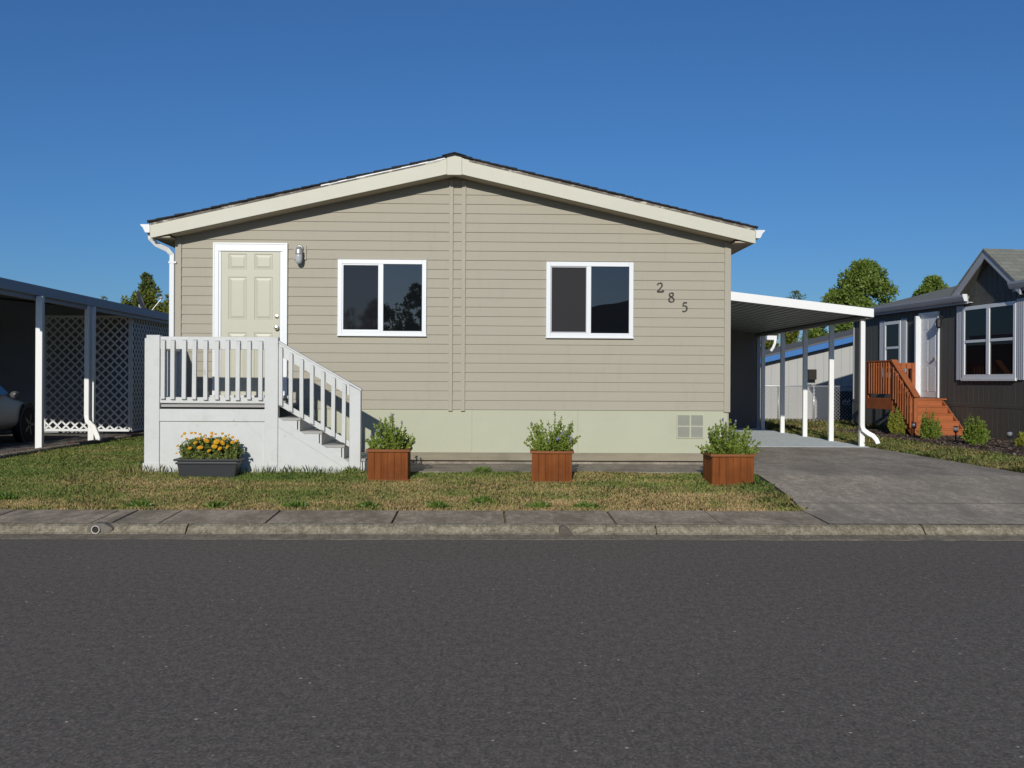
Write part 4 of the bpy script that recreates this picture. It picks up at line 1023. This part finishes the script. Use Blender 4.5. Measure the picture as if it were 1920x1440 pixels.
# shrubs and solar lamps in the bark bed
for px, by, Y, h, sp, m_, lab in ((1681, 817, 24.6, .58, .24, m_shrubY, 'yellow green shrub beside the cedar handrail post'), (1743, 826, 22.5, .60, .23, m_shrubG, 'bright green shrub growing before the cedar steps'),
                             (1829, 838, 20.4, .60, .25, m_shrubG, 'rounded green shrub right of the cedar steps'), (1921, 836, 20.2, .25, .14, m_shrubY, 'small yellow green shrub cut by the right edge of the photo')):
    s = thing('shrub', lab, 'shrub', (ax(px, Y, 800), Y, .33), 'shrubs in the bark bed'); bush(s, 130, h, sp, .05, 44, m_, base_r=.07)
def solar():
    t = thing('garden_light', '', 'garden light', (0, 0, 0), 'solar stake lights in the bark bed', True)
    g = MB(); g.tube([(0, 0, -.1), (0, 0, .20)], .014, 8); g.build('stake', m_black, t)
    g = MB(); g.lathe([(.02, .19), (.045, .21), (.05, .23), (.02, .235)], (0, 0, 0), 'z', 12); g.lathe([(.03, .305), (.055, .31), (.04, .325), (.005, .33)], (0, 0, 0), 'z', 12); g.build('cap', m_black, t)
    g = MB(); g.ball((0, 0, .27), .05, 12, 8); g.build('globe', m_lens, t, smooth=True); return t
pr_ = solar()
for i, (px, Y, lab) in enumerate(((1714, 23.2, 'small black solar stake light beside the cedar handrail post'), (1792, 21.3, 'solar stake light between the two bright green shrubs'), (1893, 19.3, 'solar stake light right of the rounded shrub, nearest the driveway'))):
    o = pr_ if i == 0 else dup(pr_); o.location = (ax(px, Y, 820), Y, .33); o['label'] = lab

# ------------------------------------------------------------------ chain link fence, bin and the blue trimmed house behind
FY = 32.0; fx0, fx1 = 6.6, 12.0; fz0, fz1 = .34, 1.42
fn = thing('chain_link_fence', 'low galvanised chain link fence across the back of the driveway', 'fence', ((fx0 + fx1) / 2, FY, .33))
for x, big in ((ax(1460, FY), 0), (ax(1527, FY), 1), (ax(1612, FY), 1)):
    g = MB(); r = .035 if big else .022; g.tube([(x, FY + .04, .25), (x, FY + .04, 1.47 if big else 1.40)], r, 10); g.build('post', m_galv, fn, smooth=True)
g = MB(); g.tube([(fx0, FY + .03, fz1), (fx1, FY + .03, fz1)], .02, 8); g.build('top_rail', m_galv, fn, smooth=True)
g = MB(); p = .075; x = fx0 - 1.1
while x < fx1:
    for sg in (1, -1):
        a = (x, fz0) if sg > 0 else (x + (fz1 - fz0), fz0); b = (x + (fz1 - fz0), fz1) if sg > 0 else (x, fz1)
        if max(a[0], b[0]) > fx0 and min(a[0], b[0]) < fx1: g.tube([(a[0], FY - .004 * sg, a[1]), (b[0], FY - .004 * sg, b[1])], .0075, 3, False)
    x += p * 1.414
g.build('mesh', m_wire, fn, fix=False)
bx = ax(1581, 33.2); bn = thing('wheelie_bin', 'dark navy wheeled bin behind the chain link fence', 'bin', (bx, 33.2, .33))
g = MB(); g.hexa([(bx - .27, 32.95, .33), (bx + .27, 32.95, .33), (bx + .27, 33.4, .33), (bx - .27, 33.4, .33), (bx - .31, 32.88, 1.2), (bx + .31, 32.88, 1.2), (bx + .31, 33.5, 1.2), (bx - .31, 33.5, 1.2)]); g.build('body', m_bin, bn, .02)
g = MB(); g.box(bx - .33, bx + .33, 32.86, 33.52, 1.2, 1.27); g.build('lid', m_bin, bn, .02)
g = MB()
for i, (dx, dz) in enumerate(((-.1, 0), (-.04, .02), (.03, -.01), (.09, .02))): g.box(bx + dx - .016, bx + dx + .016, 32.875, 32.92, .90 + dz, .99 + dz * 2)
g.box(bx - .12, bx + .12, 32.878, 32.92, .85, .868); g.build('lettering', m_white, bn)
for k in (-1, 1):
    g = MB(); g.lathe([(.09, -.03), (.1, -.02), (.1, .02), (.09, .03)], (bx + k * .26, 33.38, .42), 'x', 14); g.build('wheel', m_tyre, bn)
BY = 36.0; bhx0, bhx1 = ax(1436, BY), 22.0
bh = thing('blue_trimmed_house', 'pale grey house with a bright blue rake board beyond the chain link fence', 'house', ((bhx0 + bhx1) / 2, BY, .33))
rkz = lambda x: az(1443, 666, BY) + (x - ax(1443, BY)) * ((az(1596, 630, BY) - az(1443, 666, BY)) / (ax(1596, BY) - ax(1443, BY)))
xpk = 16.0; bhx0 = 8.3; xe = 2 * xpk - bhx0
g = MB(); x = bhx0
while x < xe:
    x1 = min(x + .3, xe); q = lambda v: rkz(v if v < xpk else 2 * xpk - v) - .2
    g.prism([(x + .004, .3), (x1 - .004, .3), (x1 - .004, q(x1)), (x + .004, q(x))], lambda a, b, d: (a, d, b), BY, BY + .02); x = x1
g.build('wall', m_bluehouse, bh)
g = MB(); g.prism([(bhx0, .3), (xe, .3), (xe, rkz(bhx0) - .22), (xpk, rkz(xpk) - .22), (bhx0, rkz(bhx0) - .22)], lambda a, b, d: (a, d, b), BY + .021, BY + 5.2); g.build('wall', m_bluehouse, bh)
for sg in (-1, 1):
    e_ = xpk + sg * (xpk - bhx0 + .35); zz = rkz(bhx0 - .35); pkz = rkz(xpk)
    g = MB(); g.prism([(e_, zz - .2), (xpk, pkz - .2), (xpk, pkz), (e_, zz)], lambda a, b, d: (a, d, b), BY - .35, BY - .31); g.build('rake_board', m_blue, bh)
    g = MB(); g.prism([(e_, zz + .001), (xpk, pkz + .001), (xpk, pkz + .05), (e_, zz + .05)], lambda a, b, d: (a, d, b), BY - .37, BY + 5.6); g.build('roof', m_farroof, bh)
g = MB(); g.box(ax(1518, BY) - .12, ax(1518, BY) + .15, BY - .3, BY - .001, az(1518, 712, BY), az(1518, 712, BY) + .35); g.build('meter_box', m_dark, bh, .01)

# ------------------------------------------------------------------ left neighbour: carport, lattice, car, dish
LX = -7.42
lc = thing('carport', 'flat white carport of the left neighbour with lattice screens beneath', 'carport', (LX, 17.8, .33))
LY0, LY1 = 16.3, 36.0; lb = 2.90; lsl = lambda x: lb + (LX - x) * .10
g = MB(); g.box(LX + .06, LX + .10, LY0, LY1, lb - .02, lb + .145); g.build('fascia', m_greytrim, lc, .004)
g = MB(); g.prism([(-11.3, lsl(-11.3) - .02), (LX + .10, lb - .02), (LX + .10, lb + .145), (-11.3, lsl(-11.3) + .145)], lambda a, b, d: (a, d, b), LY0 - .045, LY0 - .001); g.build('fascia', m_greytrim, lc, .004)
g = MB(); g.prism([(-11.3, lsl(-11.3) + .06), (LX + .058, lb + .06), (LX + .058, lb + .13), (-11.3, lsl(-11.3) + .13)], lambda a, b, d: (a, d, b), LY0, LY1); g.build('roof', m_ceil, lc)
g = MB(); g.box(LX - .05, LX + .05, LY0 + .05, LY1, lb - .09, lb + .058); g.build('beam', m_greytrim, lc)
for px, Y in ((74.5, 17.8), (172, 20.25)):
    x = ax(px, Y, 750); g = MB(); g.box(x - .055, x + .055, Y - .05, Y + .05, .3, lb - .03); g.build('post', m_alum, lc, .006)
for Y in (26.5, 31): g = MB(); g.box(LX - .05, LX + .05, Y - .05, Y + .05, .3, lb - .03); g.build('post', m_alum, lc, .006)
x = ax(163, 20.1, 750); g = MB(); g.rtube([(x, 20.1, lb), (x, 20.1, 1.6), (x, 20.1, .83), (x + .02, 20.09, .72), (x + .16, 20.02, .62), (x + .25, 19.96, .45), (x + .29, 19.93, .36)], .09, .07); g.build('downspout', m_alum, lc, .012)
def lattice(nm, label, P, u, Lw, z0, z1, nrm):
    """P start, u unit direction along the panel, nrm unit normal"""
    t = thing(nm, label, 'lattice', (P[0], P[1], .33), 'white lattice screens under the left carport'); P = Vector(P); u = Vector(u); nv = Vector(nrm); H = z1 - z0
    pitch = .185; wd = .036
    for sg, off in ((1, 0), (-1, .008)):
        g = MB(); k = -H
        while k < Lw + H:
            # clip the diagonal to the frame
            pts = []
            def pt(s): return (k + s, s) if sg > 0 else (k + s, H - s)
            s0, s1 = max(0, -k), min(H, Lw - k)
            if s1 - s0 > .02:
                a, b = pt(s0), pt(s1)
                A = P + u * a[0] + Vector((0, 0, z0 - P.z + a[1])) + nv * off; B = P + u * b[0] + Vector((0, 0, z0 - P.z + b[1])) + nv * off
                g.beam(A, B, wd, .006, nv) if False else None
                d = (B - A).normalized(); sd2 = d.cross(nv).normalized() * wd / 2; th = nv * .003
                g.hexa([A - sd2 - th, A + sd2 - th, B + sd2 - th, B - sd2 - th, A - sd2 + th, A + sd2 + th, B + sd2 + th, B - sd2 + th])
            k += pitch
        g.build('lattice_strips', m_white, t)
    g = MB()
    for z in (z0, z1): g.beam(P + Vector((0, 0, z - P.z)), P + u * Lw + Vector((0, 0, z - P.z)), .03, .05)
    for s in (0, Lw): g.beam(P + u * s + Vector((0, 0, z0 - P.z)), P + u * s + Vector((0, 0, z1 - P.z)), .03, .05, u)
    g.build('frame', m_white, t, .003); return t
lx1 = ax(243, 23, 700); lx0 = ax(84, 23, 700)
lattice('lattice_screen', 'white diamond lattice screen facing the street behind the silver car', (lx0, 23, .4), (1, 0, 0), lx1 - lx0, .42, lb - .06, (0, -1, 0))
lattice('lattice_screen', 'white diamond lattice screen running back beside the porch', (lx1 + .03, 23.05, .4), (0, 1, 0), 12, .42, lb - .05, (1, 0, 0))
nh = thing('neighbour_home', 'left neighbour home wall deep in the carport shade', 'house', (-13, 24, .33))
g = MB(); g.box(-16, -11.25, 15, 36, .3, 3.2); g.build('wall', m_nwall, nh)
g = MB(); g.prism([(-16.3, 3.2), (-13.6, 3.8), (-11.0, 3.2)], lambda a, b, d: (a, d, b), 14.8, 36.2); g.build('roof', m_roof, nh)
ss = thing('storage_shed', 'dark storage shed filling the back of the left carport', 'shed', (-9.5, 24.5, .33))
g = MB(); g.prism([(-11.2, .335), (-7.62, .335), (-7.62, lb + .04), (-11.2, lsl(-11.2) + .04)], lambda a, b, d: (a, d, b), 23.6, 35.5); g.build('wall', paint('shed_dark_wall', (.27, .29, .325), .8, .08), ss)
# unseen hedge added before the neighbour's carport to shade the parked car
def crown(name, parent, blobs, nleaf, size, mat, flat=.9, updir=.2, fill=.5):
    Vs = []
    tot = sum(b[3] ** 2 for b in blobs)
    for (x, y, z, r, sz) in blobs:
        n = max(40, int(nleaf * r * r / tot)); d = rng.standard_normal((n, 3)); d /= np.linalg.norm(d, axis=1)[:, None]
        rad = r * (fill + (1 - fill) * rng.uniform(0, 1, n) ** .5); rad *= 1 + rng.normal(0, .10, n)
        P = np.array([x, y, z]) + d * rad[:, None] * np.array([1, 1, sz])
        Vs.append(leaf_quads(P, d + np.array([0, 0, updir]), size * rng.uniform(.6, 1.3, n), size * .3, .6))
    V = np.concatenate(Vs); return np_mesh(name, V, np.arange(len(V) * 4), 4, mat, parent)
def tree(name, label, cat, loc, h, wd, n, size, mat, group=None, trunk_h=.35, kind='round', tr=.14):
    t = thing(name, label, cat, loc, group); x, y, z = loc
    g = MB(); g.tube([(x, y, z - .1), (x + .05, y, z + h * .3), (x - .03, y + .05, z + h * .6), (x, y, z + h * .9)], [tr, tr * .8, tr * .5, tr * .12], 8)
    blobs = []
    if kind == 'cone':
        k = 16
        for i in range(k):
            f = i / (k - 1); zz = z + h * (.06 + .90 * f); rr = wd / 2 * (1.02 - f) ** .33
            for q in range(3 if f < .8 else 1):
                a = rng.uniform(0, 6.28); blobs.append((x + math.cos(a) * rr * .45, y + math.sin(a) * rr * .45, zz + rng.normal(0, .05), rr * rng.uniform(.55, .8), 1.5))
    else:
        k = 90 if kind == 'dome' else 30
        for i in range(k):
            f = rng.uniform(0, 1); zz = z + h * (trunk_h + (1 - trunk_h) * f) ; prof = (1.02 - f) ** .72 * (.75 + .25 * min(1, f * 5)) if kind == 'dome' else math.sin(math.pi * min(1, .18 + .82 * f) ** .85) ** .6 if f < .97 else .25
            a = rng.uniform(0, 6.28); rr = wd / 2 * prof * math.sqrt(rng.uniform(.1, 1)) * .85; br = wd * (rng.uniform(.045, .12) if kind == 'dome' else rng.uniform(.10, .2)) * (1 - .35 * f)
            c = (x + math.cos(a) * rr, y + math.sin(a) * rr, min(zz, z + h - br * .8)); blobs.append((*c, br, .85))
            if i < 12: g.tube([(x, y, z + h * (.25 + .4 * f)), ((x + c[0]) / 2, (y + c[1]) / 2, (z + h * (.25 + .4 * f) + c[2]) / 2 + .1), c], [tr * .35, tr * .22, tr * .06], 5)
    g.build('trunk', m_bark, t); crown('crown', t, blobs, n, size, mat, fill=.15 if kind == 'dome' else .35); return t
for k in range(4):
    x = -8.75 - k * .62; tree('added_shade_shrub', 'unseen hedge shrub added in front of the left carport to shade the car', 'shrub', (x, 15.2, .3), 2.35, 1.0, 2600, .09, m_distant, 'added hedge shrubs shading the parked car', kind='cone', tr=.04)  # added blocker that keeps the low sun off the car

# silver car under the left carport
cx, cy0 = -9.33, 20.9
car = thing('parked_car', 'silver sedan parked nose in under the left carport', 'car', (cx, 18.7, .335))
# stations from the nose back: y offset, half width low, z bottom, z belt, z top, half width top
stn = [(0, .55, .62, .74, .76, .50), (.06, .72, .50, .80, .84, .62), (.35, .84, .45, .92, .97, .70), (.9, .88, .45, 1.02, 1.08, .74), (1.35, .89, .45, 1.08, 1.13, .74), (1.5, .89, .45, 1.10, 1.20, .72),
       (2.1, .90, .45, 1.12, 1.66, .60), (2.7, .90, .45, 1.13, 1.74, .60), (3.3, .90, .45, 1.14, 1.68, .60), (3.9, .89, .46, 1.16, 1.34, .66), (4.2, .86, .48, 1.16, 1.22, .66), (4.45, .78, .55, 1.10, 1.14, .6), (4.5, .6, .62, 1.0, 1.02, .5)]
g = MB(); ring = 13
for (dy, hw, zb, zm, zt, ht) in stn:
    for (fx, z) in ((-.85 * hw, zb - .06), (-hw * .98, zb + .05), (-hw, (zb + zm) / 2), (-hw * .97, zm), (-(ht + hw * .97) / 2 - .02, (zm + zt) / 2 + .01), (-ht, zt - .03), (-ht * .5, zt), (ht * .5, zt), (ht, zt - .03), ((ht + hw * .97) / 2 + .02, (zm + zt) / 2 + .01), (hw * .97, zm), (hw, (zb + zm) / 2), (hw * .98, zb + .05)):
        g.v.append((cx + fx, cy0 - dy, z + .04))
for i in range(len(stn) - 1):
    for k in range(ring): g.f.append((i * ring + k, i * ring + (k + 1) % ring, (i + 1) * ring + (k + 1) % ring, (i + 1) * ring + k))
g.f += [tuple(range(ring)), tuple(range((len(stn) - 1) * ring, len(stn) * ring))[::-1]]
body = g.build('body', m_carp, car, smooth=True)
mm = body.modifiers.new('subd', 'SUBSURF'); mm.levels = mm.render_levels = 2
for sg in (-1, 1):
    g = MB(); W_ = lambda y, z, q: (cx + sg * q, cy0 - y, z + .04)
    g.add([W_(1.62, 1.18, .90), W_(2.2, 1.58, .735), W_(2.72, 1.66, .715), W_(3.25, 1.60, .735), W_(3.72, 1.24, .87)], [(0, 1, 2, 3, 4)]); g.build('side_window', m_glass, car, fix=False)
    g = MB(); g.ball((cx + sg * 0.98, cy0 - 1.62, 1.22), .09, 10, 7, (1.0, .6, .75)); g.build('mirror', m_rimdark, car, smooth=True)
    for yy in (.85, 3.55):
        g = MB(); xw_ = cx + sg * .82; g.lathe([(.20, -.10), (.31, -.10), (.325, -.06), (.325, .06), (.31, .10), (.20, .10)], (xw_, cy0 - yy, .335 + .325), 'x', 24); wh = g.build('wheel', m_tyre, car)
        g = MB(); g.lathe([(.21, .06), (.215, .085), (.20, .09), (.05, .07), (.04, .09), (.003, .092)] if sg > 0 else [(.21, -.06), (.215, -.085), (.20, -.09), (.05, -.07), (.04, -.09), (.003, -.092)], (xw_, cy0 - yy, .66), 'x', 20)
        for k in range(5):
            a = 2 * math.pi * k / 5; d = Vector((0, math.cos(a), math.sin(a))); g.beam(Vector((xw_ + sg * .096, cy0 - yy, .66)) + d * .03, Vector((xw_ + sg * .096, cy0 - yy, .66)) + d * .2, .05, .02, (1, 0, 0))
        g.build('rim', m_rim, wh)
        g = MB(); g.lathe([(.39, -.03), (.39, .035)], (cx + sg * .875, cy0 - yy, .67), 'x', 24); g.build('wheel_arch', m_black, car)
    g = MB(); g.ball((cx + sg * .60, cy0 - .16, .82), .14, 10, 6, (1, .8, .55)); g.build('headlight', m_lens, car, smooth=True)
    g = MB(); g.ball((cx + sg * .62, cy0 - 4.38, 1.02), .14, 10, 6, (1, .5, .7)); g.build('tail_light', m_redlens, car, smooth=True)

# satellite dish on the carport roof
DY = 25.0; c = at(266, 572, DY); dt = thing('satellite_dish', 'dark satellite dish on the roof of the left carport', 'satellite dish', (c.x, DY, lb + .13))
g = MB(); nrm = Vector((.86, .44, .30)).normalized(); a = nrm.cross(Vector((0, 0, 1))).normalized(); b = nrm.cross(a)
n = 20; rings = [(0, -.06), (.11, -.05), (.21, -.034), (.30, 0)]; cc = Vector((c.x, DY, c.z + .03))
for r, hh in rings:
    for k in range(n): t = 2 * math.pi * k / n; g.v.append(tuple(cc + (a * math.cos(t) * .9 + b * math.sin(t)) * max(r, .001) + nrm * hh))
for i in range(3):
    for k in range(n): g.f.append((i * n + k, i * n + (k + 1) % n, (i + 1) * n + (k + 1) % n, (i + 1) * n + k))
o = g.build('reflector', m_dish, dt, smooth=True, fix=False); sm = o.modifiers.new('solid', 'SOLIDIFY'); sm.thickness = .008
g = MB(); g.tube([(c.x - .02, DY, lb + .1), (c.x - .04, DY, c.z - .12), cc - nrm * .06], .022, 8); g.box(c.x - .12, c.x - .0, DY - .05, DY + .05, c.z - .17, c.z - .06); g.build('mount', m_galv, dt)
tipc = at(303, 560, DY); g = MB(); g.tube([(c.x - .02, DY, c.z - .17), (c.x + .22, DY, c.z - .13), (tipc.x, DY, tipc.z)], .012, 6); am = g.build('arm', m_galv, dt)
g = MB(); g.ball((tipc.x - .02, DY, tipc.z + .02), .045, 8, 6, (1.3, 1, .8)); g.build('receiver', m_galv, am)

# ------------------------------------------------------------------ trees behind
def ptree(nm, lab, px, top, wpx, Y, n, size, mat, kind='round', base=.3, th=.3, group='trees behind the houses'):
    x = ax(px, Y, 550); h = az(px, top, Y) - base
    return tree(nm, lab, 'tree', (x, Y, base), h, wpx / FPX * Y, n, size, mat, group, th, kind)
ptree('broadleaf_tree', 'large round topped green tree behind the right carport roof', 1619, 491, 270, 56, 48000, .17, m_tree, 'dome', th=.2)
ptree('broadleaf_tree', 'lower green tree between the big round tree and the grey gable', 1748, 520, 190, 60, 26000, .17, m_tree, 'dome', th=.25)
ptree('broadleaf_tree', 'thin crowned distant tree just above the carport roof', 1491, 546, 50, 85, 900, .15, m_distant, th=.7)
for i, (px, top, wp, Y, m_, lab) in enumerate(((1444, 600, 50, 58, m_conifer, 'dark yellow green bushy tree left of the blue trimmed roof'), (1484, 604, 56, 57, m_conifer, 'yellowish bushy tree between the carport posts'), (1530, 590, 76, 59, m_tree, 'dark green bushy tree above the blue rake board'),
                                           (1583, 585, 76, 58, m_tree, 'dense green tree beside the charcoal house roof edge'))):
    ptree('bushy_tree', lab, px, top, wp * 1.35, Y + 4, 16000, .17, m_, 'dome', th=.05)
ptree('broadleaf_tree', 'airy topped tree behind the satellite dish', 274, 512, 120, 44, 16000, .12, m_distant, 'dome', th=.2)
for i, (px, top, wp, lab) in enumerate(((238, 553, 34, 'yellow green conifer at the left end of the hedge behind the dish'), (262, 545, 40, 'yellow green conifer directly behind the satellite dish'), (290, 540, 46, 'tallest yellow green conifer right of the satellite dish'), (316, 550, 40, 'yellow green conifer next to the home downspout'))):
    ptree('conifer', lab, px, top, wp * 1.6, 40 + i * .3, 22000, .14, m_conifer, 'cone', group='conifers behind the left carport')
ptree('conifer', 'lone conifer tip above the left carport roof', 197, 551, 34, 48, 4000, .11, m_conifer, 'cone', group='conifers behind the left carport')

# ------------------------------------------------------------------ across the street: seen mirrored in the window panes
for i, (x, h, wd) in enumerate(((-2.55, 5.7, 2.0), (-3.5, 4.7, 2.2), (-4.5, 5.1, 2.3), (-5.7, 4.4, 2.4), (-1.4, 5.9, 2.2))):
    tree('street_tree', 'tree across the street, mirrored in the left window', 'tree', (x, -14 - .4 * i, 0), h, wd, 6000, .16, m_tree, 'trees across the street', .1, 'cone' if i % 2 else 'round')
oh = thing('opposite_house', 'low roofed house across the street, mirrored in the right window', 'house', (8, -18, 0))
g = MB(); g.box(2.2, 15, -26, -16, 0, 3.9); g.build('wall', m_shedw, oh)
g = MB(); g.prism([(1.6, 4.1), (2.0, 4.28), (7.4, 5.25), (14.6, 3.9), (14.6, 3.7), (1.6, 3.9)], lambda a, b, d: (a, d, b), -26.4, -15.6); g.build('roof', m_roof, oh)
